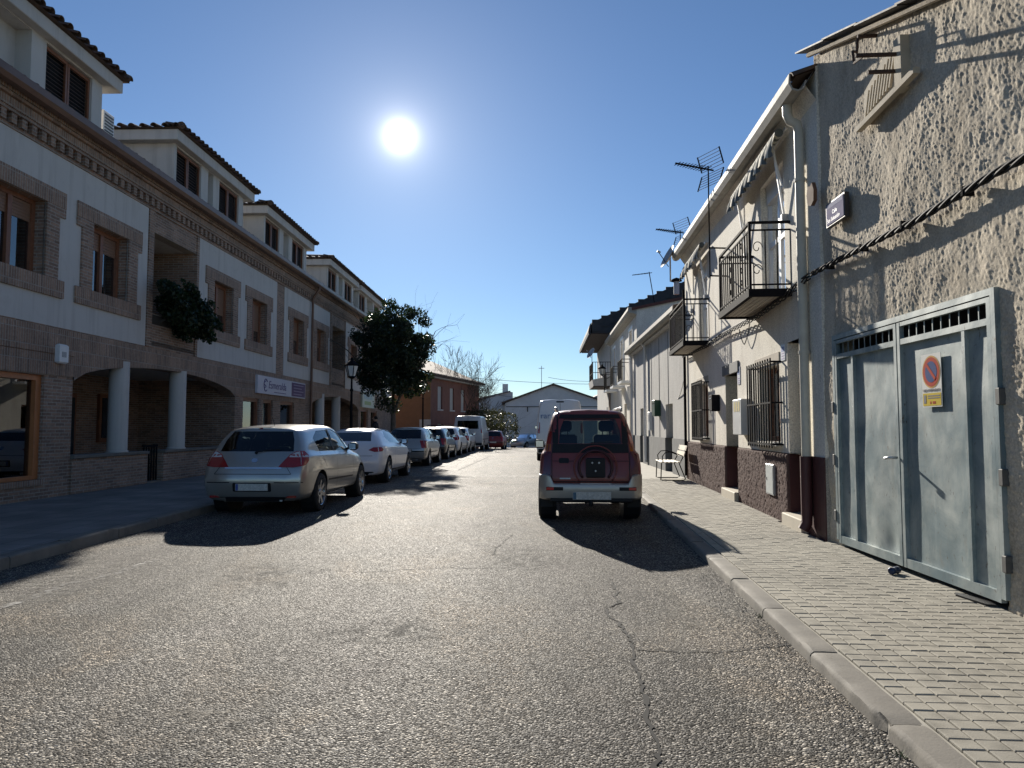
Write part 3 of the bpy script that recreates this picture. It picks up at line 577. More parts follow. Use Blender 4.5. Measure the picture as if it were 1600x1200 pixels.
# old sundial-like plaster relief, stubs and bars high on the wall
rl=thing('plaster_relief','weathered triangular plaster relief with ridged fan high on rough wall','relief',gp(-.03,6.42,4.36),-ga)
m_rel=M('old_plaster',(.50,.44,.34),.9,var=.15,scale=5,bump=.3,bscale=60)
yy=lambda s:s-6.5; zz=lambda z:z-4.4
MB().prism([(yy(7.05),zz(4.42)),(yy(6.30),zz(4.50)),(yy(6.30),zz(4.80)),(yy(6.60),zz(4.88)),(yy(7.02),zz(4.74))],-.012,.05,'x').build('panel',m_rel,rl)
for i in range(9):
    a=Vector((-.02,yy(6.98-.06*i),zz(4.47+.008*i))); b=Vector((-.02,yy(6.90-.065*i),zz(4.70+.018*i))); MB().bar(a,b,.011,.012,up=(1,0,0)).build('ridge',m_rel,rl)
MB().bar((-.03,yy(7.12),zz(4.40)),(-.03,yy(6.03),zz(4.46)),.026,.03,up=(1,0,0)).build('ledge',m_rel,rl); MB().box(-.04,.06,yy(6.38),yy(6.26),zz(4.42),zz(4.90)).build('upright',m_rel,rl)
br=thing('iron_bars','rusty iron bars and bent pipe sticking out of wall above plaster relief','iron bars',gp(0,6.32,4.66),-ga); m_rust=M('rust',(.06,.035,.025),.9,var=.4,scale=20)
for s,z,l in((6.33,4.76,.42),(6.36,4.62,.30),(6.85,5.22,.16)): MB().bar((.1,s-6.4,z-4.7),(-l,s-6.4+.02,z-4.7),.014,.014).build('bar',m_rust,br)
mb=MB(); mb.tube([(-.16,.46,.5),(-.17,.47,.36),(-.24,.40,.34),(-.25,.36,.2),(-.3,.0,.1)],.012,6); mb.build('bent_pipe',m_rust,br)
# garage gate
m_gate=NB('gate_paint'); k=m_gate; base=k.mix(k.ramp(k.noise(1.5,6,.65,dist=.8),[(.38,0.),(.62,1.)]),(.17,.225,.235),(.36,.40,.385)); base=k.mix(k.ramp(k.noise(1.2,5,.6,vec=k.mp(k.pos,(1,1,.6),loc=(4,2,9))),[(.5,0.),(.64,.75)]),base,(.10,.165,.195))
base=k.mix(k.ramp(k.noise(24,5,.7,vec=k.mp(k.pos,(1,1,.5))),[(.62,0.),(.69,.85)]),base,(.09,.065,.05)); base=k.mix(k.ramp(k.noise(6,7,.75,vec=k.mp(k.pos,(1,1,.10))),[(.55,0.),(.75,.55)]),base,(.48,.50,.47)); base=k.mix(k.ramp(k.noise(9,6,.7,vec=k.mp(k.pos,(1,1,.25),loc=(7,1,3))),[(.58,0.),(.74,.5)]),base,(.20,.19,.16))
k.set('Base Color',base); k.set('Roughness',k.ma('MULTIPLY_ADD',k.noise(6,4),.3,.38)); k.set('Metallic',.15); k.bump(k.ma('ADD',k.noise(1.6,2),k.ma('MULTIPLY',k.noise(40,3),.03)),.35,.05); m_gate=k.m
GT=thing('garage_gate','dented grey-green steel double garage gate with barred top vents','gate',gp(-.005,6.5,.14),-ga)
gt=lambda:MB((0,-6.5,-.14)); mid=6.50
fr=gt(); e=.0
fr.box(-.024,.06,D0,D0+.05,.2,2.40); fr.box(-.024,.06,D1_-.05,D1_,.2,2.40); fr.box(-.024,.06,D0+.05,D1_-.05,2.35,2.40); fr.build('frame',m_gate,GT)
for a,b,post,tilt in((D0+.055,mid-.01,5.50,0),(mid+.01,D1_-.055,7.43,0)):
    lf=gt(); n=40; m=50; 
    TT,ZZ=np.meshgrid(np.linspace(a+.03,b-.03,n),np.linspace(.24,2.17,m),indexing='ij')
    dent=.014*(fbm(TT*1.7,ZZ*1.3,2,21)-.5)+.0; dent+=.02*np.exp(-(((TT-6.75)/.12)**2+((ZZ-.32)/.12)**2))
    lf=gridmesh('leaf_panel',np.stack([.012+dent,TT-6.5,ZZ-.14],-1),m_gate,GT)
    q=gt(); q.box(-.022,.02,a,a+.045,.17,2.34); q.box(-.022,.02,b-.045,b,.17,2.34); q.box(-.02,.02,a+.045,b-.045,.17,.25); q.box(-.02,.02,a+.045,b-.045,2.14,2.19); q.box(-.02,.02,a+.045,b-.045,2.305,2.34); q.box(-.018,.02,post-.02,post+.02,.25,2.14); q.build('leaf_frame',m_gate,GT)
    nb=10
    for i in range(1,nb): s=a+.045+(b-a-.09)*i/nb; gt().box(.0,.006,s-.005,s+.005,2.19,2.305).build('vent_bar',m_gate,GT)
gt().box(.2,.22,D0+.06,D1_-.06,.2,2.4).build('dark_interior',m_dark,GT)
for s in(D0-.02,D1_+.0):
    for z in(.45,1.05,1.62): gt().box(-.036,.03,s-.01,s+.03,z-.06,z+.06,.006).build('hinge',M('hinge_dark',(.10,.10,.095),.7,var=.3,scale=20),GT)
mb=gt(); mb.tube([(-.03,mid+.03,1.13),(-.10,mid+.03,1.13),(-.11,mid+.10,1.12)],.013,8); mb.build('handle',m_steel,GT,True)
# no-parking sign
NP=thing('no_parking_sign','small white and yellow no parking plate reading VADO PERMANENTE on gate','sign',gp(-.01,5.97,1.57),-ga); W=.29
MB().box(-.004,.0,-W/2,W/2,0,.44).build('plate',M('plate_white',(.72,.71,.66),.8,var=.05,spec=.15),NP); fx=-.0045
def disc(r,x,mat,name,cy=0,cz=.29,ky=1.): 
    n=32; MB().add([(x,cy+r*ky*math.cos(2*math.pi*i/n),cz+r*math.sin(2*math.pi*i/n)) for i in range(n)],[tuple(range(n))]).build(name,mat,NP)
disc(.135,-.0055,M('sign_yellow_ring',(.62,.36,.12),.85,var=.1,spec=.1),'yellow_ring'); disc(.122,-.0065,M('sign_red',(.45,.07,.04),.85,var=.1,spec=.1),'red_disc'); disc(.088,-.0075,M('sign_blue',(.06,.09,.22),.85,var=.1,spec=.1),'blue_disc')  # yellow ring is sign print around the red disc
MB().bar((-.008,.062,.352),(-.008,-.062,.228),.0008,.014,up=(0,.7,-.7)).build('slash',MATS['sign_red'],NP)
MB().add([(-.0055,-W/2+.01,.01),(-.0055,W/2-.01,.01),(-.0055,W/2-.01,.115),(-.0055,-W/2+.01,.115)],[(0,1,2,3)]).build('yellow_field',M('sign_yellow',(.62,.46,.06),.85,var=.1,spec=.1),NP)
GF=(R(90),0,R(-90)); m_ink=M('ink',(.03,.03,.05),.6,var=0)
text('VADO PERMANENTE',.032,m_ink,NP,(-.007,.135,.128),GF,ext=.0005,sx=.86); 
for z_ in(.092,.074): MB().box(-.0068,-.0058,-.12,.06,z_-.005,z_+.004).build('print_line',m_ink,NP)
for y_ in(.02,-.02,-.045): MB().box(-.0068,-.0058,y_-.009,y_+.009,.025,.046).build('red_print',MATS['sign_red'],NP)

MB().box(-.0068,-.0058,.085,.12,.03,.1).build('crest',m_ink,NP)
# street name plate
SP=thing('street_name_plate','violet-grey tiled street name plate reading Calle San Sebastián on rough wall','sign',gp(-.06,7.6,3.58),-ga)
MB().box(-.02,.03,-.235,.235,0,.265,.004).build('tile_frame',M('plate_dark',(.04,.035,.035),.5,var=0),SP); MB().box(-.024,-.019,-.215,.215,.02,.245).build('tile',M('plate_violet',(.17,.16,.28),.85,var=.1,spec=.1),SP); m_let=M('letter_white',(.75,.75,.78),.5,var=0)
MB().box(-.0248,-.0242,-.2,.2,.195,.24).build('pale_band',M('plate_pale',(.4,.4,.5),.9,var=.2,scale=30,spec=.1),SP)
text('Calle',.062,m_let,SP,(-.0245,.065,.115),GF,ext=.001); text('San Sebastián',.062,m_let,SP,(-.0245,.195,.045),GF,ext=.001,sx=.95)
# exposed stone at the corner
MB().prism([(-.1,-.09),(-.02,-.13),(.07,-.1),(.10,.02),(.06,.12),(-.01,.10),(-.06,.13),(-.11,.03)],-.012,.03,'x').build('exposed_stone',M('stone_brown',(.13,.075,.05),.9),GB).location=(-.13,8.12-G0,4.05)
# ---------------- white house
HA,HS=2.81,.088; ha=math.atan(HS); H0=8.18; H1=18.35
def hp_(x,s,z): d=(s-H0)/math.cos(ha)*1.0; return (HA+HS*H0+x*math.cos(ha)+d*math.sin(ha),H0-x*math.sin(ha)+d*math.cos(ha),z)
HB=thing('white_house','two-storey cream house with brown rough plinth and two iron balconies','house',(HA+HS*H0,H0,0),-ha)
kk=1/math.cos(ha)
class HM(MB):
    pass
ho=lambda:MB((0,-H0,0))
ZP=1.06
hdoor=[(8.86,9.56,.3,2.52,.42),(12.55,13.55,.3,2.36,.5)]; hwin=[(9.95,11.05,1.2,2.28),(15.35,16.45,1.2,2.34)]; hbal=[(9.55,10.75,3.2,5.0),(15.25,16.35,3.2,5.0)]
hol=[h[:4] for h in hdoor]+hwin+hbal
mb=ho(); mb.wall(0,H0,H1,ZP,5.55,[(a,b,max(c,ZP),d) for a,b,c,d in hol],.22); 
mb.add([(0,H0,0),(7,H0,0),(7,H0,7.2),(0,H0,5.6)],[(0,1,2,3)]); mb.add([(0,H1,0),(7,H1,0),(7,H1,7.2),(0,H1,5.6)],[(0,1,2,3)]); mb.build('wall',m_cream,HB)
# rough plinth as displaced pieces between doors
def plinth(a,b,mat,name='plinth',z1=ZP,x0=-.012):
    st=.013; n=max(3,int((b-a)/st)); T,Z=np.meshgrid(np.linspace(a,b,n),np.linspace(.1,z1,int(z1/st)),indexing='ij')
    h=.016*(1-np.abs(2*fbm(T*40,Z*36,2,31)-1))+.008*fbm(T*16,Z*16,2,33); ed=np.minimum(np.minimum(T-a,b-T),z1-Z)/.03; X=x0-h*np.clip(ed,0,1); X[0,:]=.1; X[-1,:]=.1; X[:,-1]=.04
    return gridmesh(name,np.stack([X,T-H0,Z],-1),mat,HB)
plinth(9.58,12.53,m_plinth); plinth(13.57,H1-.05,m_plinth)
ho().box(-.014,.1,H0,8.84,.1,ZP).build('painted_plinth',m_red,HB)
# doors (recessed) with red lower reveals
for a,b,c,d,dep in hdoor:
    for q in(a-.018,b): ho().box(.0,dep,q,q+.018,c,ZP).build('reveal_paint',m_red,HB)
    mb=ho(); mb.wall(0.002,a,b,ZP,d,[(a,b,ZP,d)],dep); mb.build('reveal',m_cream,HB)
    o=ho().box(dep-.03,dep+.03,a,b,c,d).build('door',M('door_wood',(.09,.05,.035),.5,var=.2,scale=8),HB)
    for q0,q1 in((c+.15,c+.8),(c+.95,d-.2)): ho().box(dep-.045,dep-.028,a+.12,b-.12,q0,q1,.01).build('door_panel',MATS['door_wood'],o)
    ho().lathe([(0,0),(.03,.0),(.035,.03),(0,.05)],10,'x',(dep-.09,b-.1,1.2)).build('handle',m_steel,o)
    ho().box(-.10,dep-.04,a-.06,b+.06,.12,c-.012,.012).build('doorstep',M('step_stone',(.5,.45,.36),.8,var=.15,scale=4),HB)
a,b=12.4,13.7; ho().box(-.03,.0,a,b,2.365,2.55).build('door_lintel',m_greypl,HB)
# windows with grilles
for a,b,c,d in hwin:
    mb=ho(); mb.box(.14,.2,a,a+.07,c,d); mb.box(.14,.2,b-.07,b,c,d); mb.box(.14,.2,a+.07,b-.07,c,c+.07); mb.box(.14,.2,a+.07,b-.07,d-.07,d); mb.box(.14,.21,(a+b)/2-.04,(a+b)/2+.04,c+.07,d-.07); w_=mb.build('window',m_wood,HB)
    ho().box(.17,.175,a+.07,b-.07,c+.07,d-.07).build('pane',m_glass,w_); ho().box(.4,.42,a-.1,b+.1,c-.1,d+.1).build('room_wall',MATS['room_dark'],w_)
    ho().box(-.07,.14,a-.06,b+.06,c-.065,c-.004,.008).build('sill',M('sill_white',(.55,.53,.48),.8),w_); ho().box(-.018,.0,a-.05,b+.2,d+.03,d+.16).build('lintel',M('lintel_stone',(.42,.37,.30),.9,var=.2),w_)
    g0,g1=a-.12,b+.12; gx=-.15; g=ho(); g.bar((gx,g0,c-.03),(gx,g1,c-.03),.012); gr=g.build('window_grille',m_black,HB)
    for z in((c+d)/2,d+.02): ho().bar((gx,g0,z),(gx,g1,z),.012).build('grille_rail',m_black,gr)
    nb=11
    for i in range(nb): s=g0+(g1-g0)*i/(nb-1); ho().bar((gx-.002,s,c-.08),(gx-.002,s,d+.07),.009).build('bar',m_black,gr)
    for s in(g0,g1):
        for z in(c-.03,(c+d)/2,d+.02): ho().bar((gx,s,z),(.0,s,z),.012).build('bracket',m_black,gr)
        for q in(.33,.66): ho().bar((gx*q,s,c-.03),(gx*q,s,d+.02),.008).build('bar',m_black,gr)
# balcony doors
m_alu=M('white_aluminium',(.72,.73,.74),.35,var=.03)
m_bglass=glassmat('balcony_glass',(.3,.36,.42),5.,.8)
for a,b,c,d in hbal:
    mb=ho(); x=.1; mb.box(x,x+.06,a,a+.06,c,d); mb.box(x,x+.06,b-.06,b,c,d); mb.box(x-.03,x+.08,a+.06,b-.06,d-.28,d); mb.box(x,x+.06,a+.06,b-.06,c,c+.09); m_=(a+b)/2; mb.box(x,x+.07,m_-.05,m_+.05,c+.09,d-.28); mb.box(x,x+.06,a+.06,b-.06,c+.85,c+.92); f_=mb.build('balcony_door',m_alu,HB)
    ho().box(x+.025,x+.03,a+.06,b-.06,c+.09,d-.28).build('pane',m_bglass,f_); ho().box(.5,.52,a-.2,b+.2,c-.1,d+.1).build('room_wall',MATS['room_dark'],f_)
# balconies: slab boards, frame, rails, bars, scroll
m_board=M('balcony_board',(.42,.38,.32),.8,var=.2,scale=7); m_lilac=M('lilac_cloth',(.16,.13,.33),.9,var=.2)
def balcony(s0,s1,z,cloth=False):
    out=-.52; fr=ho(); fr.box(out-.03,out+.03,s0-.03,s1+.03,z-.10,z); fr.box(out+.03,0,s0-.03,s0+.02,z-.10,z); fr.box(out+.03,0,s1-.02,s1+.03,z-.10,z); B=fr.build('balcony',m_black,HB)
    nb=7
    for i in range(nb): q0=out+.03+(-out-.03)*i/nb; q1=out+.03+(-out-.03)*(i+1)/nb-.012; ho().box(q0,q1,s0+.022,s1-.022,z-.07,z-.02).build('slab_board',m_board,B)
    zt=z+.88; zm=z+.78; zb=z+.06
    for zz_ in(zt,zm,zb):
        r_=.016 if zz_==zt else .010
        ho().bar((out,s0,zz_),(out,s1,zz_),r_).build('rail',m_black,B)
        for s in(s0,s1): ho().bar((out,s,zz_),(0,s,zz_),r_).build('rail',m_black,B)
    nf=15
    for i in range(nf): s=s0+(s1-s0)*i/(nf-1); ho().bar((out,s,z),(out,s,zm if i%(nf-1) else zt),.0085 if i%(nf-1) else .016).build('bar',m_black,B)
    for s in(s0,s1):
        for q in(.0,.33,.62): ho().bar((out*q,s,z),(out*q,s,zm),.0085).build('bar',m_black,B)
    for s in(s0+.25*(s1-s0),s0+.62*(s1-s0)):       # scroll ornaments between bars
        for c_ in range(4):
            zc=z+.17+c_*.17; ho().tube([(out,s+.045*math.cos(t)*(1-t/9),zc+.06*math.sin(t)*(1-t/9)) for t in np.linspace(0,6.3,14)],.006,5).build('scroll',m_black,B)
    for c_ in range(2):
        zc=z+.25+c_*.3; ho().tube([(out*.82+.07*math.cos(t)*(1-t/9),s0,zc+.09*math.sin(t)*(1-t/9)) for t in np.linspace(0,6.3,16)],.006,5).build('scroll',m_black,B)
balcony(9.3,11.25,3.2); balcony(15.1,17.3,3.22)
cl=thing('hung_cloth','violet cloth hung inside the railing of the far iron balcony','cloth',hp_(-.49,16.9,3.3),-ha)
v=[];f=[]
for i in range(13):
    for j in range(9): v.append((.012*math.sin(i*1.3+j*.3),-.3+i*.05,j*.09))
for i in range(12):
    for j in range(8): q=i*9+j; f.append((q,q+9,q+10,q+1))
MB().add(v,f).build('fabric',m_lilac,cl,True)
# rolled awnings
def stripemat():
    k=NB('awning_stripe'); sp=k.n('ShaderNodeSeparateXYZ'); k.l(k.pos,sp.inputs[0]); q=k.ma('FRACT',k.ma('MULTIPLY',sp.outputs[1],6.5)); c=k.mix(k.ramp(q,[(.49,0.),(.51,1.)]),(.62,.58,.48),(.13,.14,.13)); k.set('Base Color',c); k.set('Roughness',.9); return k.m
m_stripe=stripemat()
for s0,s1,lab in((9.2,11.9,'rolled striped awning with folded arms above balcony beside downpipe'),(15.0,17.4,'rolled striped awning with folded arms above balcony with violet cloth')):
    A_=thing('awning',lab,'awning',hp_(0,(s0+s1)/2,5.12),-ha,'rolled awnings on the white house'); hl=(s1-s0)/2
    MB().tube([(-.14,-hl,.12),(-.14,hl,.12)],.055,12).build('roll',m_stripe,A_,True,60); v=[];f=[]; n=40
    for i in range(n+1):
        s=-hl+2*hl*i/n; wv=.03*math.sin(i*1.4); v+=[(-.19,s,.12),(-.23+wv,s,-.02),(-.24+wv*1.5,s,-.13-.03*abs(math.sin(i*.9)))]
    for i in range(n): f+=[(3*i,3*i+3,3*i+4,3*i+1),(3*i+1,3*i+4,3*i+5,3*i+2)]
    MB().add(v,f).build('valance',m_stripe,A_,True); MB().box(-.06,.0,-hl,hl,.16,.2).build('mount',m_white,A_)
    for s in(-hl+.25,hl-.3): MB().bar((-.16,s,.05),(-.03,s-.02,-.95),.016,.012).build('arm',m_white,A_); MB().bar((-.16,s+.04,.05),(-.05,s+.0,-.5),.014,.01).build('arm',m_white,A_); MB().box(-.07,0,s-.05,s+.02,-1.0,-.9).build('arm_bracket',m_grey,A_)
# eave, gutter, roof, downpipe
zg=lambda s:5.36+(s-H0)*.036
mb=ho(); v=[];f=[]; pr=[(-.30,.16),(-.31,.05),(-.27,-.03),(-.20,-.05),(-.13,-.02),(-.10,.08),(-.115,.08),(-.14,-.005),(-.2,-.03),(-.26,-.01),(-.29,.06),(-.285,.16)]
for s in(H0,H1+.1):
    for x,z in pr: v.append((x,s,zg(s)+z))
n=len(pr)
for k in range(n): f.append((k,(k+1)%n,n+(k+1)%n,n+k))
f+=[tuple(range(n)),tuple(range(n,2*n))]
mb.add(v,f).build('gutter',M('gutter_white',(.40,.38,.33),.75,var=.2,scale=5,spec=.2,dirt=((.26,.235,.19),.5)),HB)
mb=ho(); mb.add([(-.12,H0,zg(H0)+.02),(-.12,H1,zg(H1)+.02),(.0,H1,zg(H1)-.16),(.0,H0,zg(H0)-.16),(.05,H0,zg(H0)+.3),(.05,H1,zg(H1)+.3)],[(0,1,2,3),(0,1,5,4)]); mb.build('eave_cove',m_cream,HB)
mb=ho(); mb.add([(-.22,H0,zg(H0)+.13),(-.22,H1+.1,zg(H1)+.13),(4,H1+.1,zg(H1)+1.5),(4,H0,zg(H0)+1.5),(8,H0,zg(H0)+.2),(8,H1,zg(H1)+.2)],[(0,1,2,3),(3,2,5,4)]); mb.build('roof',m_rooftile,HB)
tm3=tilemesh(.45)
for i in range(30):
    s=H0+.1+i*.34; o=ob('roof_tile',tm3,m_rooftile,HB); o.location=(-.24,s-H0,zg(s)+.14); o.rotation_euler=(0,R(18),R(180)+random.gauss(0,.04))
mb=ho(); mb.tube([(-.2,8.62,5.34),(-.2,8.62,5.22),(-.17,8.62,5.14),(-.09,8.62,5.1),(-.07,8.62,5.0),(-.07,8.62,1.06)],.058,12); mb.build('downpipe',m_pipe,HB,True,60)
mb=ho(); mb.tube([(-.08,8.62,1.06),(-.08,8.62,.36)],.066,12); mb.tube([(-.08,8.62,.37),(-.085,8.62,.27),(-.13,8.62,.19)],.062,12); mb.build('pipe_shoe',m_red,HB,True,60)
for z in(2.3,4.4): ho().lathe([(.059,-.02),(.068,-.02),(.068,.02),(.059,.02)],14,'z',(-.07,8.62,z)).build('pipe_clip',m_pipe,HB)
mb=ho(); mb.tube([(-.05,H1-.1,4.9),(-.05,H1-.1,.2)],.035,8); mb.build('dark_downpipe',m_black,HB,True,60)
# things fixed on the house
def hthing(n,l,c,x,s,z,g=None): return thing(n,l,c,hp_(x,s,z),-ha,g)
t=hthing('meter_cabinet','grey wall meter cabinet with yellow stickers between door and barred window','cabinet',0,11.85,1.28); MB().box(-.17,0,-.3,.3,0,.58,.01).build('cabinet_body',M('cabinet_grey',(.5,.51,.5),.5,var=.05),t)
for i in range(3): MB().box(-.173,-.169,-.22+i*.16,-.12+i*.16,.38,.54).build('sticker',M('sticker_yellow',(.6,.5,.2),.5,var=.1),t)
t=hthing('mailbox','small black letter box fixed near the far doorway','mailbox',0,14.2,1.72); MB().box(-.16,0,-.13,.13,0,.32,.01).build('box',m_black,t); MB().box(-.165,-.158,-.09,.09,.24,.26).build('slot',m_steel,t)
t=hthing('service_hatch','pale grey metal service hatch set into rough brown plinth','hatch',-.045,10.35,.45); MB().box(-.012,.03,-.2,.2,0,.43,.004).build('frame',m_steel,t); MB().box(-.016,-.011,-.18,.18,.02,.41).build('door_leaf',M('hatch_grey',(.45,.48,.47),.6,var=.15,scale=9),t); MB().box(-.02,-.014,.12,.14,.2,.24).build('latch',m_black,t)
t=hthing('house_number','small square dark house number tile beside the downpipe','number plate',-.0,8.95,1.98); 
t.location=hp_(-.005,8.78,1.98); MB().box(-.012,0,-.06,.06,0,.11).build('tile_frame',m_black,t); MB().box(-.014,-.011,-.045,.045,.012,.098).build('tile',M('num_tile',(.35,.35,.33),.4,var=.1),t)
for s,z,h_,lab in((9.72,2.30,.22,'small blue and white notice plate above near barred window'),(12.38,2.14,.3,'narrow white and violet notice plate beside dark lintel')):
    t=hthing('notice_plate',lab,'notice',-.003,s,z); MB().box(-.008,0,-.1,.1,0,h_).build('plate',M('notice_white',(.66,.68,.72),.4,var=.05),t); MB().box(-.0095,-.0075,-.07,.07,h_*.55,h_*.85).build('blue_print',M('notice_blue',(.15,.2,.42),.5,var=0),t)
    for i in range(3): MB().box(-.0095,-.0075,-.08,.06,.02+i*.035,.035+i*.035).build('print_line',M('notice_violet',(.25,.18,.35),.5,var=0),t)
# TV aerials
def yagi(name,lab,base,h,az,grid=True,rod=.012):
    t=thing(name,lab,'antenna',base,0,'rooftop TV antennas'); MB().tube([(0,0,0),(0.0,0,h)],rod,6).build('mast',m_black,t)
    d=Vector((math.cos(az),math.sin(az),.0)); p=Vector((-d.y,d.x,0)); c=Vector((0,0,h-.05)); MB().bar(c-d*.12,c+d*.75,.012).build('boom',m_black,t)
    for i in range(11): q=c+d*(.05+.065*i); MB().bar(q-p*(.15-.006*i),q+p*(.15-.006*i),.005).build('element',m_black,t)
    if grid:
        for sg in(-1,1):
            for i in range(6):
                zc=sg*(.04+.055*i); q=c-d*(.10-.02*i)+Vector((0,0,zc)); MB().bar(q-p*.3,q+p*.3,.0045).build('reflector_rod',m_steel,t)
            for s in(-.3,.3): MB().bar(c-d*.1+p*s+Vector((0,0,sg*.04)),c+p*s+Vector((0,0,sg*.33)),.009).build('reflector_edge',m_black,t)
    return t
t=yagi('tv_antenna','tall TV antenna with grid reflector on wall mast between the awnings',hp_(-.33,13.1,4.12),2.1,R(205)); 
for z in(.0,.52): MB().bar((0,0,z+.06),(.33,.03,z+.06),.012).build('wall_bracket',m_black,t)
yagi('tv_antenna','small TV antenna at the far end of the white house eave',hp_(-.1,18.3,5.9),.55,R(205),True)
def dish(lab,base,r,face,arm=.35,g='satellite dishes'):
    t=thing('satellite_dish',lab,'satellite dish',base,0,g); f=Vector(face).normalized(); m=f.to_track_quat('Z','Y').to_matrix().to_4x4()
    mb=MB(); mb.lathe([(0,0),(r*.5,r*.06),(r*.85,r*.19),(r,r*.27),(r,r*.29),(r*.5,r*.09),(0,r*.03)],20); o=mb.build('reflector',m_grey,t,True,60); o.matrix_local=Matrix.Translation((0,0,r))@m
    MB().tube([(0,0,r),(0,0,-.3)],.02,6).build('mount',m_grey,t); q=Vector((0,0,r))+f*arm; MB().tube([Vector((0,0,r*.2))+f*.05,q],.01,6).build('feed_arm',m_black,t); MB().tube([q-f*.06,q+f*.03],.03,8).build('feed_horn',m_grey,t); return t
dish('small grey satellite dish at the far corner of the white house gutter',hp_(-.35,18.4,5.45),.32,(-.9,-.1,.45))
# cable bundle along garage and house
def bundle(pts,label,n=4,r=.013,R_=.022,tw=9):
    t=thing('cable_bundle',label,'cable',pts[0]); o=Vector(pts[0]); P=[]
    for a,b in zip(pts,pts[1:]):
        a,b=Vector(a),Vector(b); k=max(2,int((b-a).length/.04))
        for i in range(k): q=i/k; P.append(a.lerp(b,q)-Vector((0,0,.0)))
    P.append(Vector(pts[-1])); L_=0
    for c in range(n):
        Q=[];l=0
        for i,p in enumerate(P):
            if i: l+=(p-P[i-1]).length
            a=l*tw+c*2*math.pi/n; Q.append(p-o+Vector((math.cos(a)*R_*.8,0,math.sin(a)*R_)))
        MB().tube(Q,r,5).build('cable',M('cable_rubber',(.018,.018,.02),.75,var=.2,spec=.25),t,True)
    return t
cb=bundle([gp(-.08,2.2,3.18),gp(-.09,4.0,3.15),gp(-.085,4.9,3.17),gp(-.08,6.0,3.14),gp(-.085,7.2,3.16),gp(-.09,8.25,3.17)],'thick twisted black cable bundle clipped across the rough garage wall')
for s in(4.4,5.3,6.2,7.0,7.8): MB().box(-.03,.06,-.012,.012,-.035,.035).build('clip',m_black,cb).location=Vector(gp(-.08,s,3.16))-Vector(cb.location)
bundle([hp_(-.07,8.35,3.17),hp_(-.08,9.4,3.10),hp_(-.10,10.6,3.05),hp_(-.09,11.6,3.08),hp_(-.07,13.4,3.12),hp_(-.07,15,3.1),hp_(-.08,16.5,3.14),hp_(-.09,18.2,3.2)],'loose black cable bundle sagging under the balconies of the white house',5,.010,.035,5)
def wire(lab,pts,r,sag=0,mat=None,n=14):
    t=thing('wire',lab,'wire',pts[0]); Q=[]
    for a,b in zip(pts,pts[1:]):
        a,b=Vector(a),Vector(b)
        for i in range(n): q=i/n; Q.append(a.lerp(b,q)-Vector((0,0,4*sag*q*(1-q)))-Vector(pts[0]))
    Q.append(Vector(pts[-1])-Vector(pts[0])); MB().tube(Q,r,5).build('strand',mat or m_black,t,True); return t
wire('loose black wire hanging in a loop below the near balcony',[hp_(-.06,11.3,3.05),hp_(-.06,11.7,2.75),hp_(-.06,12.05,3.05)],.008,.05)
wire('thin white cable looping between grey house wall and dark downpipe',[hp_(-.06,18.3,2.6),(4.62,20.8,2.25),(4.86,25.6,2.35)],.012,.25,m_white)
# ---------------- vehicles
m_tyre=M('tyre_rubber',(.02,.02,.021),.85,var=.2,scale=15); m_rim=M('alloy',(.45,.46,.48),.3,metal=.9,var=.05); m_trim=M('black_trim',(.016,.016,.018),.5,var=.1,spec=.25)
m_cglass=glassmat('car_glass',(.45,.52,.5),1.0,.85); m_tint=glassmat('tinted_glass',(.10,.13,.15),1.25,.6); m_inter=M('car_interior',(.03,.03,.033),.8,var=.1); m_chrome=M('chrome',(.7,.7,.72),.15,metal=1,var=0)
m_lred=M('lamp_red',(.30,.015,.015),.15,var=.1,coat=.6); m_lor=M('lamp_orange',(.45,.13,.02),.2,var=.1,coat=.6); m_lwh=M('lamp_clear',(.55,.55,.56),.1,var=.1,coat=.8); m_plate=M('number_plate',(.56,.55,.51),.5,var=.35,scale=34); m_pblue=M('plate_blue',(.04,.08,.3),.4,var=0)
def paint(name,col,metal=.0,rough=.32,coat=.7):
    k=NB(name); k.set('Base Color',k.mix(k.ramp(k.noise(2.5,5,.65),[(.45,0.),(.8,.35)]),col,tuple(c*.75+.02 for c in col))); k.set('Metallic',metal); k.set('Roughness',rough); k.set('Coat Weight',coat); k.set('Coat Roughness',.06); return k.m
p_silver=paint('paint_silver',(.41,.395,.365),.65,.28,1.); p_white=paint('paint_white',(.70,.71,.74)); p_beige=paint('paint_beige',(.40,.38,.35),.5,.36); p_black=paint('paint_black',(.015,.016,.02)); p_maroon=paint('paint_maroon',(.20,.032,.026),.0,.4,.25); p_dkblue=paint('paint_dark_blue',(.03,.045,.08)); p_pale=paint('paint_pale_blue',(.30,.33,.36),.3)
def ring(st):
    # st: yl,ym,yb,yt, hl,hm,hb,hg,hr, zb,zm,zbelt,zroof
    yl,ym,yb,yt,hl,hm,hb,hg,hr,z0,zm,zb,zt=st
    return [(0,yl,z0),(hl*.9,yl,z0),(hl,yl*.5+ym*.5,z0+.09),(hm,ym,zm),(hm*.5+hb*.5+.008,ym*.5+yb*.5,(zm+zb)/2+.03),(hb,yb,zb-.03),(hg,yb*.9+yt*.1,zb+.03),(hg*.5+hr*.5+.02,(yb+yt)/2,(zb+zt)/2),(hr,yt*.93+yb*.07,zt-.07),(hr*.82,yt,zt-.018),(0,yt,zt)]
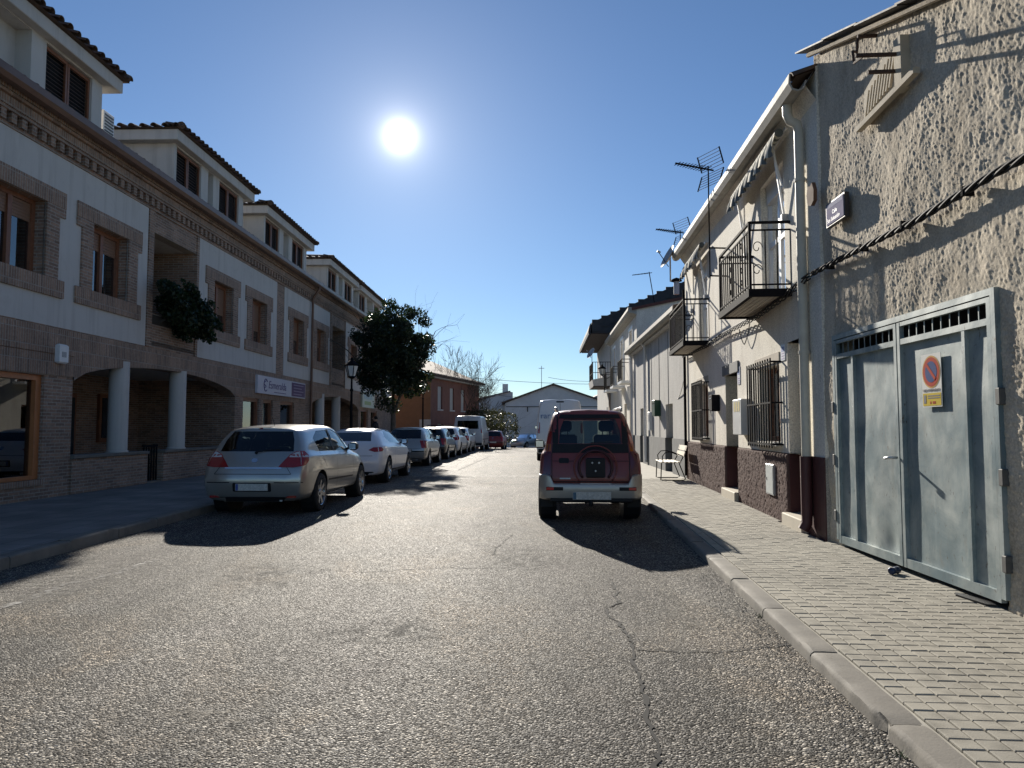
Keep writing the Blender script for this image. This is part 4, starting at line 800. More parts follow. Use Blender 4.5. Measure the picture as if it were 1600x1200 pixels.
def carbody(stations,sub=2,box=0.):
    rings=[ring(s) for s in stations]; m=len(rings[0]); v=[];f=[]
    for r in rings: v+=[(x,y,z) for x,y,z in r]+[(-x,y,z) for x,y,z in r[1:-1]]
    K=m+m-2
    def idx(i,j): return i*K+j                       # j around loop: 0..m-1 right side, then back down the left
    loop=list(range(m))+list(range(K-1,m-1,-1))
    n=len(loop)
    for i in range(len(rings)-1):
        for j in range(n): a,b=loop[j],loop[(j+1)%n]; f.append((idx(i,a),idx(i,b),idx(i+1,b),idx(i+1,a)))
    for i in(0,len(rings)-1):
        for j in range(m-1):
            a,b=loop[j],loop[j+1]; c,d=loop[(n-j-1)%n],loop[(n-j)%n]
            q=[idx(i,a),idx(i,b),idx(i,c),idx(i,d)]; u=[]
            for w_ in q:
                if w_ not in u: u.append(w_)
            if len(u)>2: f.append(tuple(u))
    me=bpy.data.meshes.new('body'); me.from_pydata(v,[],f); me.update(); cr=me.attributes.new('crease_edge','FLOAT','EDGE'); nr=len(rings)
    for e in me.edges:
        a,b=e.vertices; ia,ja,ib,jb=a//K,a%K,b//K,b%K; ja=ja if ja<m else ja-m+1; jb=jb if jb<m else jb-m+1; c_=0.
        if ia==ib and ia in(1,): c_=.62+box
        if ia==ib and ia==2: c_=.25+box
        if ia==ib and ia==nr-2: c_=.3
        if ia!=ib and ja==jb and ja in(5,6): c_=.45
        if ia!=ib and ja==jb and ja in(8,): c_=.4+box
        if ia!=ib and ja==jb and ja in(2,): c_=.35
        if ia==ib and ia in(0,1) and {ja,jb}<={9,10}: c_=.7
        if c_: cr.data[e.index].value=c_
    o=bpy.data.objects.new('tmp',me); COL.objects.link(o); md=o.modifiers.new('s','SUBSURF'); md.levels=md.render_levels=sub
    dg=bpy.context.evaluated_depsgraph_get(); m2=bpy.data.meshes.new_from_object(o.evaluated_get(dg)); bpy.data.objects.remove(o)
    bm=bmesh.new(); bm.from_mesh(m2); bmesh.ops.recalc_face_normals(bm,faces=bm.faces); return bm
def cut(bm,poly,ax,sgn,lim=None):
    """remove the part of bm that lies inside the convex polygon seen along ax (sgn: which side faces)"""
    A={'x':(1,2),'y':(0,2)}[ax]; D=Vector((1,0,0) if ax=='x' else (0,1,0))*sgn; ia={'x':0,'y':1}[ax]
    c=Vector((sum(p[0] for p in poly)/len(poly),sum(p[1] for p in poly)/len(poly)))
    lo_=[min(p[k] for p in poly)-.02 for k in(0,1)]; hi=[max(p[k] for p in poly)+.02 for k in(0,1)]
    def near(fc):
        vs=[(v.co[A[0]],v.co[A[1]]) for v in fc.verts]
        if max(v[0] for v in vs)<lo_[0] or min(v[0] for v in vs)>hi[0] or max(v[1] for v in vs)<lo_[1] or min(v[1] for v in vs)>hi[1]: return False
        q=fc.calc_center_median()
        return fc.normal.dot(D)>.15 and (lim is None or q[ia]*sgn>lim)
    for i in range(len(poly)):
        p,q=Vector(poly[i]),Vector(poly[(i+1)%len(poly)]); e=q-p; nn=Vector((e.y,-e.x)); co=Vector((0,0,0)); no=Vector((0,0,0)); co[A[0]],co[A[1]]=p; no[A[0]],no[A[1]]=nn
        fs=[x for x in bm.faces if near(x)]; es={ed for x in fs for ed in x.edges}; vs={v for x in fs for v in x.verts}
        bmesh.ops.bisect_plane(bm,geom=list(fs)+list(es)+list(vs),plane_co=co,plane_no=no.normalized(),dist=1e-5)
    def inside(pt):
        s=None
        for i in range(len(poly)):
            p,q=poly[i],poly[(i+1)%len(poly)]; cr=(q[0]-p[0])*(pt[1]-p[1])-(q[1]-p[1])*(pt[0]-p[0])
            if s is None: s=cr>0
            elif (cr>0)!=s: return False
        return True
    dead=[x for x in bm.faces if near(x) and inside((x.calc_center_median()[A[0]],x.calc_center_median()[A[1]]))]
    bmesh.ops.delete(bm,geom=dead,context='FACES')
def decal(bvh,poly,O,U,V,D,off,name,mat,parent,cell=.06,thick=0):
    """polygon in the U,V plane through O laid onto the surface hit along D, lifted by off"""
    O,U,V,D=Vector(O),Vector(U),Vector(V),Vector(D).normalized(); bm=bmesh.new(); bm.faces.new([bm.verts.new((a,b,0)) for a,b in poly])
    for k in(0,1):
        lo_=min(p[k] for p in poly); hi=max(p[k] for p in poly); q=lo_+cell
        while q<hi-1e-4:
            co=Vector((0,0,0)); no=Vector((0,0,0)); co[k]=q; no[k]=1; bmesh.ops.bisect_plane(bm,geom=bm.verts[:]+bm.edges[:]+bm.faces[:],plane_co=co,plane_no=no,dist=1e-6); q+=cell
    last=None; bad=[]
    for v in bm.verts:
        p=O+U*v.co.x+V*v.co.y-D*6; h=bvh.ray_cast(p,D)
        if h[0] is None: bad.append(v); continue
        nn=h[1] if h[1].dot(D)<0 else -h[1]; v.co=h[0]-D*off*.5+nn*off*.5
    if bad: bmesh.ops.delete(bm,geom=bad,context='VERTS')
    if thick:
        r=bmesh.ops.extrude_face_region(bm,geom=bm.faces[:]); 
        for e in r['geom']:
            if isinstance(e,bmesh.types.BMVert): e.co-=D*thick
    bmesh.ops.recalc_face_normals(bm,faces=bm.faces)
    me=bpy.data.meshes.new(name); bm.to_mesh(me); bm.free(); sm(me,40); return ob(name,me,mat,parent)
def rrect(x0,x1,z0,z1,r=.04,n=4):
    P=[]
    for cx,cz,a0 in((x1-r,z1-r,0),(x0+r,z1-r,90),(x0+r,z0+r,180),(x1-r,z0+r,270)):
        for k in range(n+1): a=R(a0+90*k/n); P.append((cx+r*math.cos(a),cz+r*math.sin(a)))
    return P
def shrink(poly,k): c=(sum(p[0] for p in poly)/len(poly),sum(p[1] for p in poly)/len(poly)); return [(c[0]+(p[0]-c[0])*k,c[1]+(p[1]-c[1])*k) for p in poly]
WH={}
def wheel(parent,x,y,r,w,spokes=7,side=1):
    key=(round(r,3),w,spokes)
    if key not in WH:
        t=MB(); t.lathe([(r*.66,-w/2+.02),(r*.72,-w/2),(r*.93,-w/2+.006),(r,-w/2+.03),(r,w/2-.03),(r*.93,w/2-.006),(r*.72,w/2),(r*.66,w/2-.02)],36,'x'); tm=t.mesh('tyre',True,40)
        q=MB(); q.lathe([(r*.66,w/2-.015),(r*.69,w/2-.005),(r*.66,w/2-.03),(r*.62,w/2-.10),(r*.62,-w/2+.02)],32,'x')
        for k in range(spokes):
            a=2*math.pi*k/spokes; d=Vector((0,math.cos(a),math.sin(a))); p=Vector((0,-math.sin(a),math.cos(a))); x0=w/2-.035
            q.add([Vector((x0,0,0))+d*r*.13-p*.035*r/.31,Vector((x0,0,0))+d*r*.13+p*.035*r/.31,Vector((x0+.018,0,0))+d*r*.645+p*.03*r/.31,Vector((x0+.018,0,0))+d*r*.645-p*.03*r/.31,Vector((x0-.03,0,0))+d*r*.13-p*.03,Vector((x0-.03,0,0))+d*r*.13+p*.03,Vector((x0-.02,0,0))+d*r*.645+p*.025,Vector((x0-.02,0,0))+d*r*.645-p*.025],[(0,1,2,3),(0,3,7,4),(1,5,6,2)])
        q.lathe([(0,w/2-.015),(r*.12,w/2-.02),(r*.18,w/2-.045),(r*.18,w/2-.08)],18,'x'); rm=q.mesh('rim',True,40)
        b=MB(); b.lathe([(0,w/2-.11),(r*.6,w/2-.11)],24,'x'); bm_=b.mesh('brake_disc'); WH[key]=(tm,rm,bm_)
    tm,rm,bm_=WH[key]; T=ob('wheel',tm,m_tyre,parent); T.location=(x,y,r); T.rotation_euler=(random.random()*6,0,0 if side>0 else math.pi); ob('rim',rm,m_rim,T); ob('brake_disc',bm_,m_trim,T); return T
def seat(parent,x,y,z,h=.62,head=True):
    mb=MB(); mb.box(x-.23,x+.23,y,y+.5,z,z+.16,.04); mb.box(x-.22,x+.22,y-.10,y+.04,z+.1,z+h,.04); s=mb.build('seat',m_inter,parent,True,50)
    if head: mb=MB(); mb.box(x-.13,x+.13,y-.10,y-.01,z+h+.05,z+h+.24,.04); mb.bar((x-.06,y-.05,z+h-.02),(x-.06,y-.05,z+h+.08),.008); mb.bar((x+.06,y-.05,z+h-.02),(x+.06,y-.05,z+h+.08),.008); mb.build('headrest',m_inter,s,True,50)
def mkcar(name,label,loc,rz,spec,group='parked cars along the street',lite=False):
    T=thing(name,label,spec.get('cat','car'),loc,rz,group); bm=carbody(spec['st'],1 if lite and not spec.get('sub') else 2,spec.get('box',0.)); bm0=bm.copy(); bmesh.ops.triangulate(bm0,faces=bm0.faces); bvh=BVHTree.FromBMesh(bm0)
    hw_=max(s[5] for s in spec['st']); r=spec['r']
    for y in spec['axles']:
        poly=[(y+(r+.055)*math.cos(2*math.pi*k/18),r+.01+(r+.055)*math.sin(2*math.pi*k/18)) for k in range(18)]
        for sg in(1,-1): cut(bm,poly,'x',sg,.4)
    for poly in spec['side']:
        for sg in(1,-1): cut(bm,poly,'x',sg,.2)
    if spec.get('rear'): cut(bm,spec['rear'],'y',-1,.2)
    if spec.get('front'): cut(bm,spec['front'],'y',1,-.2)
    me=bpy.data.meshes.new('body'); bm.to_mesh(me); bm.free(); sm(me,50); body=ob('body',me,spec['paint'],T)
    gm=spec.get('glass',m_cglass); X=(1,0,0);Y=(0,1,0);Zv=(0,0,1)
    for poly in spec['side']:
        for sg in(1,-1): decal(bvh,shrink(poly,1.03),(0,0,0),Y,Zv,(-sg,0,0),-.008,'side_window',gm,T,.12)
    if spec.get('rear'): decal(bvh,shrink(spec['rear'],1.03),(0,0,0),X,Zv,(0,1,0),-.008,'rear_window',spec.get('rglass',gm),T,.12)
    if spec.get('front'): decal(bvh,shrink(spec['front'],1.03),(0,0,0),X,Zv,(0,-1,0),-.008,'windscreen',m_cglass,T,.12)
    # wheel wells / floor: dark tub
    y0=min(s[1] for s in spec['st'])+.14; y1=max(s[1] for s in spec['st'])-.16; z0=spec['st'][4][9]; mb=MB(); tw=hw_-.24; mb.box(-tw,tw,y0,y1,z0+.03,.62,.05); mb.build('underbody',m_trim,T)
    for y in spec['axles']:
        for sg in(1,-1):
            wheel(T,sg*(hw_-spec.get('wi',.115)),y,r,spec.get('tw',.2),spec.get('spokes',7),sg)
            mb=MB(); mb.lathe([(0,.0),(r+.075,.0),(r+.075,.22)],18,'x',(0,0,0)); o=mb.build('wheel_arch_liner',m_trim,T); o.location=(sg*(hw_-.26),y,r+.01); o.rotation_euler=(0,0,0 if sg>0 else math.pi)
    for poly,mat,nm in spec.get('rdec',[]): decal(bvh,poly,(0,0,0),X,Zv,(0,1,0),.006,nm,mat,T,.07)
    for poly,mat,nm,both in spec.get('cdec',[]):
        for sg in((1,-1) if both else (1,)): decal(bvh,poly,(sg*(hw_-.10),min(q[1] for q in spec['st'])+.17,0),Vector((sg*.8,.6,0)),Zv,(-sg*.6,.8,0),.007,nm,mat,T,.05)
    for poly,mat,nm in spec.get('sdec',[]):
        for sg in(1,-1): decal(bvh,poly,(0,0,0),Y,Zv,(-sg,0,0),.004,nm,mat,T,.1)
    for poly,mat,nm in spec.get('fdec',[]): decal(bvh,poly,(0,0,0),X,Zv,(0,-1,0),.006,nm,mat,T,.07)
    if spec.get('plate'):
        zc,yo=spec['plate']; h=bvh.ray_cast(Vector((0,-6,zc)),Vector((0,1,0))); yp=h[0].y-.012 if h[0] else -2; P=MB().box(-.26,.26,yp-.008,yp+.03,zc-.055,zc+.055,.003).build('number_plate',m_plate,T); MB().box(-.255,-.215,yp-.0095,yp-.007,zc-.05,zc+.05).build('plate_band',m_pblue,P)
    if spec.get('mirror'):
        my,mz=spec['mirror']
        for sg in(1,-1):
            h=bvh.ray_cast(Vector((sg*3,my,mz)),Vector((-sg,0,0))); mx=abs(h[0].x) if h[0] else hw_; mb=MB(); mb.box(min(sg*(mx+.03),sg*(mx+.2)),max(sg*(mx+.03),sg*(mx+.2)),my-.05,my+.09,mz-.02,mz+.13,.035); mb.bar((sg*(mx-.04),my+.03,mz),(sg*(mx+.08),my+.03,mz+.03),.025); mm=mb.build('door_mirror',spec.get('mirm',m_trim),T,True,50); q0,q1=sorted((sg*(mx+.05),sg*(mx+.18))); MB().box(q0,q1,my-.056,my-.051,mz+.0,mz+.11).build('mirror_glass',m_chrome,mm)
    if spec.get('aerial'):
        ax_,az=spec['aerial']; MB().tube([(0,ax_,az-.02),(0,ax_-.12,az+.13)],.006,5).build('aerial',m_trim,T)
    if spec.get('seats'):
        for x in(-.36,.36): seat(T,x,spec['seats'][0],spec['seats'][2])
        if len(spec['seats'])>3: 
            for x in(-.36,.36): seat(T,x,spec['seats'][1],spec['seats'][2],.55)
        mb=MB(); yd=spec['seats'][0]+.95; mb.box(-.62,.62,yd,yd+.35,.5,.93,.06); mb.build('dashboard',m_inter,T,True,50); MB().lathe([(.17+.014*math.cos(t),.014*math.sin(t)) for t in np.linspace(0,6.283,7)],20,'y',(-.36,yd-.12,.92)).build('steering_wheel',m_inter,T,True)
    if not lite:
        mb=MB(); mb.tube([(.45,y0-.05,z0+.05),(.45,y0+.2,z0+.06)],.028,8); mb.build('exhaust',m_steel,T)
    return T,bvh
def line(pts,w=.005):
    """thin closed outline strip polygon for a straight seam"""
    (a,b),(c,d)=pts; dx,dz=c-a,d-b; l=math.hypot(dx,dz); nx,nz=-dz/l*w,dx/l*w; return [(a-nx,b-nz),(c-nx,d-nz),(c+nx,d+nz),(a+nx,b+nz)]
def hatch_st(W=.875,H=1.46,L=4.25,belt=.95,zb=.2,rake=.42,roofw=.56,hood=.93,wsb=1.12,wst=.42,rl=0):
    a=-L/2; b=L/2
    #    yl      ym      yb      yt        hl      hm     hb      hg      hr     zb    zm   belt  roof
    return [(a+.13,a+.015,a+.17,a+.17+rake, W*.60,W*.62,W*.58,W*.54,roofw*.60,zb+.02,.56,belt,H-.07),
            (a+.16,a+.035,a+.19,a+.18+rake, W*.86,W*.90,W*.84,W*.80,roofw*.93,zb+.02,.56,belt,H-.075),
            (a+.28,a+.20,a+.32,a+.30+rake, W*.93,W*.985,W*.95,W*.885,roofw*1.0,zb,.56,belt,H-.05),
            (-1.25,-1.25,-1.2,-1.05+rl, W*.95,W,W*.965,W*.90,roofw*1.02,zb,.56,belt-.01,H-.012),
            (-.45,-.45,-.45,-.4, W*.95,W,W*.955,W*.90,roofw*1.04,zb,.54,belt-.02,H),
            (.3,.3,.3,.15, W*.95,W,W*.95,W*.89,roofw*1.02,zb,.54,belt-.04,H-.012),
            (.8,.8,.78,wst, W*.95,W,W*.95,W*.885,roofw*.97,zb,.54,belt-.05,H-.06),
            (1.15,1.15,1.12,wsb-.08, W*.95,W,W*.94,W*.85,W*.66,zb,.54,belt-.06,hood+.09),
            (1.45,1.45,1.45,1.45, W*.94,W*.99,W*.92,W*.80,W*.60,zb,.54,hood-.07,hood-.005),
            (b-.28,b-.25,b-.28,b-.3, W*.88,W*.93,W*.84,W*.7,W*.5,zb,.52,hood-.2,hood-.12),
            (b-.07,b-.02,b-.08,b-.12, W*.62,W*.68,W*.6,W*.5,W*.35,zb+.02,.5,hood-.3,hood-.24)]
SW=lambda pts:pts
hl_def=lambda W,z:[([(W*.45,z-.08),(W*.86,z-.05),(W*.84,z+.06),(W*.55,z+.03)],m_lwh,'headlight'),([(-W*.45,z-.08),(-W*.55,z+.03),(-W*.84,z+.06),(-W*.86,z-.05)],m_lwh,'headlight'),([(-W*.3,z-.07),(W*.3,z-.07),(W*.3,z+.0),(-W*.3,z+.0)],m_trim,'radiator_grille')]
ws=lambda W,z0,z1,t:[(-W,z0),(W,z0),(t,z1),(-t,z1)]
# silver five-door hatchback
st=hatch_st(.875,1.47,4.25,.97,.2,.33,.60)
astra=dict(st=st,paint=p_silver,r=.315,axles=(-1.25,1.36),wi=.105,spokes=7,rglass=m_tint,glass=m_cglass,
 side=[[(-.38,.99),(-.36,1.36),(-.95,1.34),(-1.28,1.22),(-1.16,1.0)],[(-.30,.985),(.66,.965),(.30,1.30),(.0,1.365),(-.28,1.37)]],
 rear=[(-.60,1.015),(.60,1.015),(.56,1.20),(.49,1.335),(-.49,1.335),(-.56,1.20)], front=ws(.60,1.03,1.35,.46),
 plate=(.455,0),mirror=(.62,.98),aerial=(-1.15,1.44),seats=(.05,-.85,.42,1),
 cdec=[([(-.36,.77),(-.16,.765),(.04,.80),(.11,.87),(.12,.96),(.06,1.02),(-.07,1.02),(-.17,.97),(-.28,.86)],m_lred,'tail_light',True),([(-.20,.925),(.115,.925),(.055,1.01),(-.07,1.01),(-.16,.965)],m_lwh,'tail_light_lens',True)],
 rdec=[(line([(-.46,.755),(.46,.755)],.011),m_chrome,'trim_strip'),(line([(-.62,.66),(.62,.66)],.004),m_trim,'seam'),(line([(-.62,.66),(-.52,.80)],.004),m_trim,'seam'),(line([(.62,.66),(.52,.80)],.004),m_trim,'seam'),(line([(-.80,.53),(-.36,.53)],.007),m_trim,'bumper_line'),(line([(.36,.53),(.80,.53)],.007),m_trim,'bumper_line'),(rrect(-.31,.31,.385,.525,.02),m_trim,'plate_recess'),(rrect(-.05,.05,.845,.905,.028),m_chrome,'badge'),([(-.72,.225),(.72,.225),(.70,.30),(-.70,.30)],m_trim,'diffuser'),(line([(-.1,1.385),(.1,1.385)],.013),m_lred,'brake_light')],
 sdec=[(line([(-.34,.34),(-.34,.97)],.004),m_trim,'door_seam'),(line([(-.98,.72),(-1.2,.98)],.004),m_trim,'door_seam'),(line([(.75,.3),(.72,.96)],.004),m_trim,'door_seam'),(line([(-.86,.50),(.70,.47)],.014),m_trim,'side_moulding'),(rrect(-.62,-.44,.85,.885,.015),m_silver if False else p_silver,'door_handle'),(rrect(.30,.48,.835,.87,.015),p_silver,'door_handle'),([(-.385,.985),(-.30,.98),(-.28,1.37),(-.365,1.37)],m_trim,'b_pillar')],
 fdec=hl_def(.875,.66))
STR=-math.atan(.05)
TA,bA=mkcar('parked_car','silver five-door hatchback parked at the head of the kerbside row',(-4.02,13.62,0),STR,astra)
def onrear(bv_,x,z,o=.02): h=bv_.ray_cast(Vector((x,-6,z)),Vector((0,1,0))); return Vector((x,(h[0].y if h[0] else -2)-o,z))
MB().tube([onrear(bA,0,1.0,.03),onrear(bA,.15,1.03),onrear(bA,.38,1.05)],.009,6).build('wiper',m_trim,TA); MB().lathe([(0,-.03),(.022,-.025),(.026,.01)],10,'y',onrear(bA,0,.995,.0)).build('wiper_hub',m_trim,TA)
for sg in(-1,1): o_=onrear(bA,sg*.62,.30,.012); MB().box(o_.x-.08,o_.x+.08,o_.y,o_.y+.03,.285,.32).build('reflector',m_lred,TA)
# white coupe
st=hatch_st(.90,1.40,4.26,.96,.19,.55,.53,rl=-.05)
coupe=dict(st=st,paint=p_white,r=.32,axles=(-1.25,1.33),wi=.10,spokes=5,rglass=m_tint,glass=m_cglass,
 side=[[(.62,.975),(.2,1.27),(-.25,1.325),(-.75,1.29),(-1.02,1.16),(-.85,1.02),(-.3,.99)]],
 rear=[(-.54,1.06),(.54,1.06),(.46,1.27),(-.46,1.27)],front=ws(.60,1.02,1.30,.44),plate=(.50,0),mirror=(.62,.96),seats=(.0,-.8,.36),mirm=m_trim,
 cdec=[([(-.26,.84),(-.14,.795),(.08,.81),(.14,.86),(.06,.915),(-.14,.91)],m_lred,'tail_light',True)],
 rdec=[(rrect(-.3,.3,.42,.58,.02),m_trim,'plate_recess'),(rrect(-.045,.045,.835,.925,.045),m_chrome,'badge'),([(-.7,.22),(.7,.22),(.66,.31),(-.66,.31)],m_trim,'diffuser'),(line([(-.64,.70),(.64,.70)],.004),m_trim,'seam')],
 sdec=[(line([(-.55,.34),(-.5,.97)],.004),m_trim,'door_seam'),(line([(.72,.3),(.70,.96)],.004),m_trim,'door_seam'),(line([(-.86,.31),(.86,.30)],.02),m_trim,'sill_moulding'),(rrect(-.42,-.24,.82,.855,.015),p_white,'door_handle')],fdec=hl_def(.9,.66))
mkcar('parked_car','white low coupe parked right behind the silver five-door hatchback',(-3.98,20.0,0),STR,coupe)
# older beige-silver hatchback
st=hatch_st(.82,1.43,3.95,.95,.2,.36,.56)
old=dict(st=st,paint=p_beige,r=.295,axles=(-1.15,1.3),wi=.10,spokes=8,glass=m_cglass,rglass=m_tint,
 side=[[(-.38,.98),(-.36,1.335),(-.9,1.31),(-1.16,1.2),(-1.08,.99)],[(-.30,.975),(.66,.955),(.30,1.27),(.0,1.335),(-.28,1.34)]],
 rear=[(-.57,1.0),(.57,1.0),(.52,1.32),(-.52,1.32)],front=ws(.56,1.02,1.32,.45),plate=(.56,0),mirror=(.62,.96),seats=(.05,-.8,.4),
 cdec=[(rrect(-.15,.07,.66,.93,.02),m_lred,'tail_light',True)],
 rdec=[(line([(-.76,.545),(.76,.545)],.02),m_trim,'bumper_strip'),(rrect(-.28,.28,.50,.62,.015),m_trim,'plate_recess'),([(-.66,.22),(.66,.22),(.64,.30),(-.64,.30)],m_trim,'lower_bumper'),(rrect(-.04,.04,.84,.9,.03),m_chrome,'badge'),(line([(-.6,.64),(.6,.64)],.004),m_trim,'seam')],
 sdec=[(line([(-.34,.34),(-.34,.97)],.004),m_trim,'door_seam'),(line([(-.85,.5),(.70,.5)],.016),m_trim,'side_moulding'),(rrect(-.62,-.46,.84,.875,.015),m_trim,'door_handle'),(rrect(.30,.46,.83,.865,.015),m_trim,'door_handle')],fdec=hl_def(.82,.66))
mkcar('parked_car','old beige-silver hatchback with square red tail lights behind the white coupe',(-3.78,28.0,0),STR,old)
def var(base,**k): d=dict(base); d.update(k); return d
mkcar('parked_car','black hatchback with pale roof glare next after the beige-silver hatchback',(-3.55,33.2,0),STR,var(old,paint=p_black),lite=True)
mkcar('parked_car','white hatchback parked after the black hatchback, short of the van',(-3.35,37.9,0),STR,var(astra,paint=p_white),lite=True)
mkcar('parked_car','white estate-like hatchback close behind the tall white van',(-3.1,42.6,0),STR,var(old,paint=p_white),lite=True)
# vans
def van_st(W=1.0,H=2.6,L=5.3,zb=.28):
    a=-L/2;b=L/2; rw=W*.84
    return [(a+.04,a+.0,a+.02,a+.10,W*.62,W*.64,W*.63,W*.62,rw*.62,zb,.7,1.3,H-.03),(a+.05,a+.01,a+.03,a+.11,W*.94,W*.955,W*.95,W*.93,rw*.95,zb,.7,1.3,H-.04),(a+.16,a+.14,a+.14,a+.2,W*.97,W,W*.99,W*.97,rw,zb,.7,1.3,H-.02),(a+.9,a+.9,a+.9,a+.9,W*.97,W,W*.99,W*.97,rw,zb,.7,1.3,H),(0,0,0,0,W*.97,W,W*.99,W*.97,rw,zb,.7,1.3,H),(b-1.9,b-1.9,b-1.9,b-1.9,W*.97,W,W*.99,W*.97,rw,zb,.7,1.28,H-.02),(b-1.5,b-1.45,b-1.2,b-1.75,W*.97,W,W*.98,W*.95,rw*.96,zb,.7,1.25,H-.12),(b-.95,b-.9,b-.75,b-1.0,W*.97,W,W*.97,W*.92,W*.76,zb,.7,1.2,H*.62),(b-.5,b-.45,b-.5,b-.55,W*.95,W*.98,W*.93,W*.82,W*.66,zb,.68,1.08,1.26),(b-.14,b-.1,b-.16,b-.22,W*.9,W*.93,W*.86,W*.75,W*.55,zb,.6,.92,1.04),(b-.03,b,b-.06,b-.1,W*.6,W*.64,W*.6,W*.5,W*.35,zb,.6,.84,.92)]
van=dict(cat='van',st=van_st(),paint=p_white,r=.34,axles=(-1.55,1.75),wi=.12,spokes=6,glass=m_tint,
 side=[[(.95,1.32),(1.55,1.30),(1.25,1.95),(.98,2.0)]],front=ws(.78,1.35,2.1,.66),plate=(.62,0),mirror=(1.55,1.35),sub=True,
 rdec=[(line([(0,.42),(0,2.42)],.008),m_trim,'door_seam'),(rrect(-.93,-.84,1.15,1.62,.03),m_lred,'tail_light'),(rrect(.84,.93,1.15,1.62,.03),m_lred,'tail_light'),(rrect(-.92,.92,.36,.52,.03),m_trim,'rear_bumper'),(rrect(-.16,.16,2.44,2.50,.02),m_trim,'brake_light'),(rrect(.04,.09,1.2,1.36,.02),m_trim,'door_handle'),(line([(-.85,.56),(.85,.56)],.006),m_trim,'door_seam')],
 sdec=[(line([(.85,.4),(.85,2.1)],.006),m_trim,'door_seam'),(line([(-.4,.4),(-.4,2.1)],.006),m_trim,'door_seam'),(line([(-2.4,.75),(1.6,.75)],.03),m_trim,'side_moulding')],fdec=hl_def(1.0,.85))
vt,_=mkcar('parked_van','tall white van with blue lettering on its rear doors ahead of the red off-roader',(2.12,32.7,0),-math.atan(.045),van,'parked vans along the street',lite=True)
text('rar',.34,M('blue_letters',(.10,.20,.42),.5,var=0),vt,(-.82,-2.665,1.78),(R(90),0,0),ext=.002)
van2=var(van,paint=paint('paint_grey_white',(.5,.52,.55)),rear=[(-.7,1.42),(.7,1.42),(.66,1.95),(-.66,1.95)],st=van_st(.98,2.3,5.0))
mkcar('parked_van','grey-white van with rear windows parked at the far end of the row',(-2.7,49.2,zr(49)),-math.atan(.06),van2,'parked vans along the street',lite=True)
mkcar('parked_car','dark red hatchback just beyond the grey-white van',(-1.3,55.2,zr(55)),-math.atan(.06),var(old,paint=p_maroon),lite=True)
mkcar('parked_car','small pale blue-silver car standing at the far street end before the white shed',(1.45,75.,zr(75)),R(150),var(astra,paint=p_pale),lite=True)
mkcar('parked_car','dark blue car standing beside the pale car at the street end',(4.3,76.,zr(76)),R(170),var(old,paint=p_dkblue),lite=True)
# red off-roader
def suv_st():
    W=.75;H=1.69; a=-1.86;b=1.86; zb=.36
    return [(a+.10,a+.0,a+.10,a+.30,.50,.52,.50,.46,.34,zb,.62,1.03,H-.02),(a+.11,a+.01,a+.11,a+.31,.70,.735,.69,.63,.475,zb,.62,1.03,H-.03),(a+.22,a+.14,a+.2,a+.38,.73,.765,.735,.68,.525,zb,.62,1.03,H-.01),(-1.1,-1.1,-1.1,-1.05,.72,.765,.745,.70,.55,zb,.62,1.02,H+.005),(-.35,-.35,-.35,-.35,.71,.75,.74,.70,.555,zb,.62,1.01,H+.01),(.3,.3,.3,.2,.71,.75,.74,.695,.55,zb,.62,1.0,H-.01),(.7,.7,.68,.45,.71,.75,.735,.69,.53,zb,.62,.99,H-.07),(.95,.95,.95,.88,.72,.765,.73,.65,.52,zb,.62,.97,1.08),(1.35,1.35,1.35,1.35,.73,.77,.70,.60,.45,zb,.62,.90,.985),(1.7,1.72,1.66,1.62,.70,.73,.62,.5,.38,zb,.6,.80,.88),(1.8,1.85,1.78,1.74,.5,.52,.45,.38,.28,zb,.58,.72,.78)]
m_suvs=paint('paint_suv_silver',(.42,.40,.36),.4,.4)
suv=dict(cat='off-roader',box=.28,st=suv_st(),paint=p_maroon,r=.335,axles=(-1.19,1.23),wi=.09,tw=.21,spokes=6,glass=m_cglass,
 side=[[(-.42,1.05),(-.40,1.50),(-1.05,1.49),(-1.1,1.06)],[(-.34,1.05),(.62,1.03),(.35,1.47),(-.32,1.50)],[(-1.18,1.07),(-1.14,1.48),(-1.46,1.45),(-1.55,1.08)]],
 rear=[(-.47,1.16),(.47,1.16),(.45,1.36),(.39,1.53),(-.39,1.53),(-.45,1.36)],front=ws(.56,1.1,1.52,.47),mirror=(.55,1.05),seats=(.0,-.8,.66),
 rdec=[([(-.575,1.02),(.575,1.02),(.565,1.155),(-.565,1.155)],m_trim,'lower_window_trim'),(rrect(-.565,-.475,1.156,1.57,.02),m_trim,'window_trim'),(rrect(.475,.565,1.156,1.57,.02),m_trim,'window_trim'),([(-.47,1.535),(.47,1.535),(.44,1.60),(-.44,1.60)],m_trim,'window_trim'),
   (line([(-.575,.60),(-.575,1.02)],.005),m_trim,'seam'),(line([(.575,.60),(.575,1.02)],.005),m_trim,'seam'),(line([(-.575,.60),(.575,.60)],.006),m_trim,'seam'),(line([(-.57,.90),(-.25,.90)],.004),m_trim,'seam'),(line([(.27,.90),(.57,.90)],.004),m_trim,'seam'),(rrect(-.47,-.32,.87,.945,.02),m_trim,'door_handle'),(rrect(-.46,-.30,.635,.655,.005),m_suvs,'model_badge')],
 cdec=[],sdec=[(line([(-.37,.42),(-.37,1.02)],.004),m_trim,'door_seam'),(line([(.62,.42),(.62,1.0)],.004),m_trim,'door_seam'),([(-1.75,.40),(-1.56,.40),(-1.56,.70),(-1.75,.70)],m_suvs,'bumper_corner'),([(-.78,.38),(.84,.38),(.84,.56),(-.78,.56)],m_suvs,'side_cladding'),(rrect(-.32,-.16,.88,.92,.015),p_maroon,'door_handle')],fdec=hl_def(.75,.76))
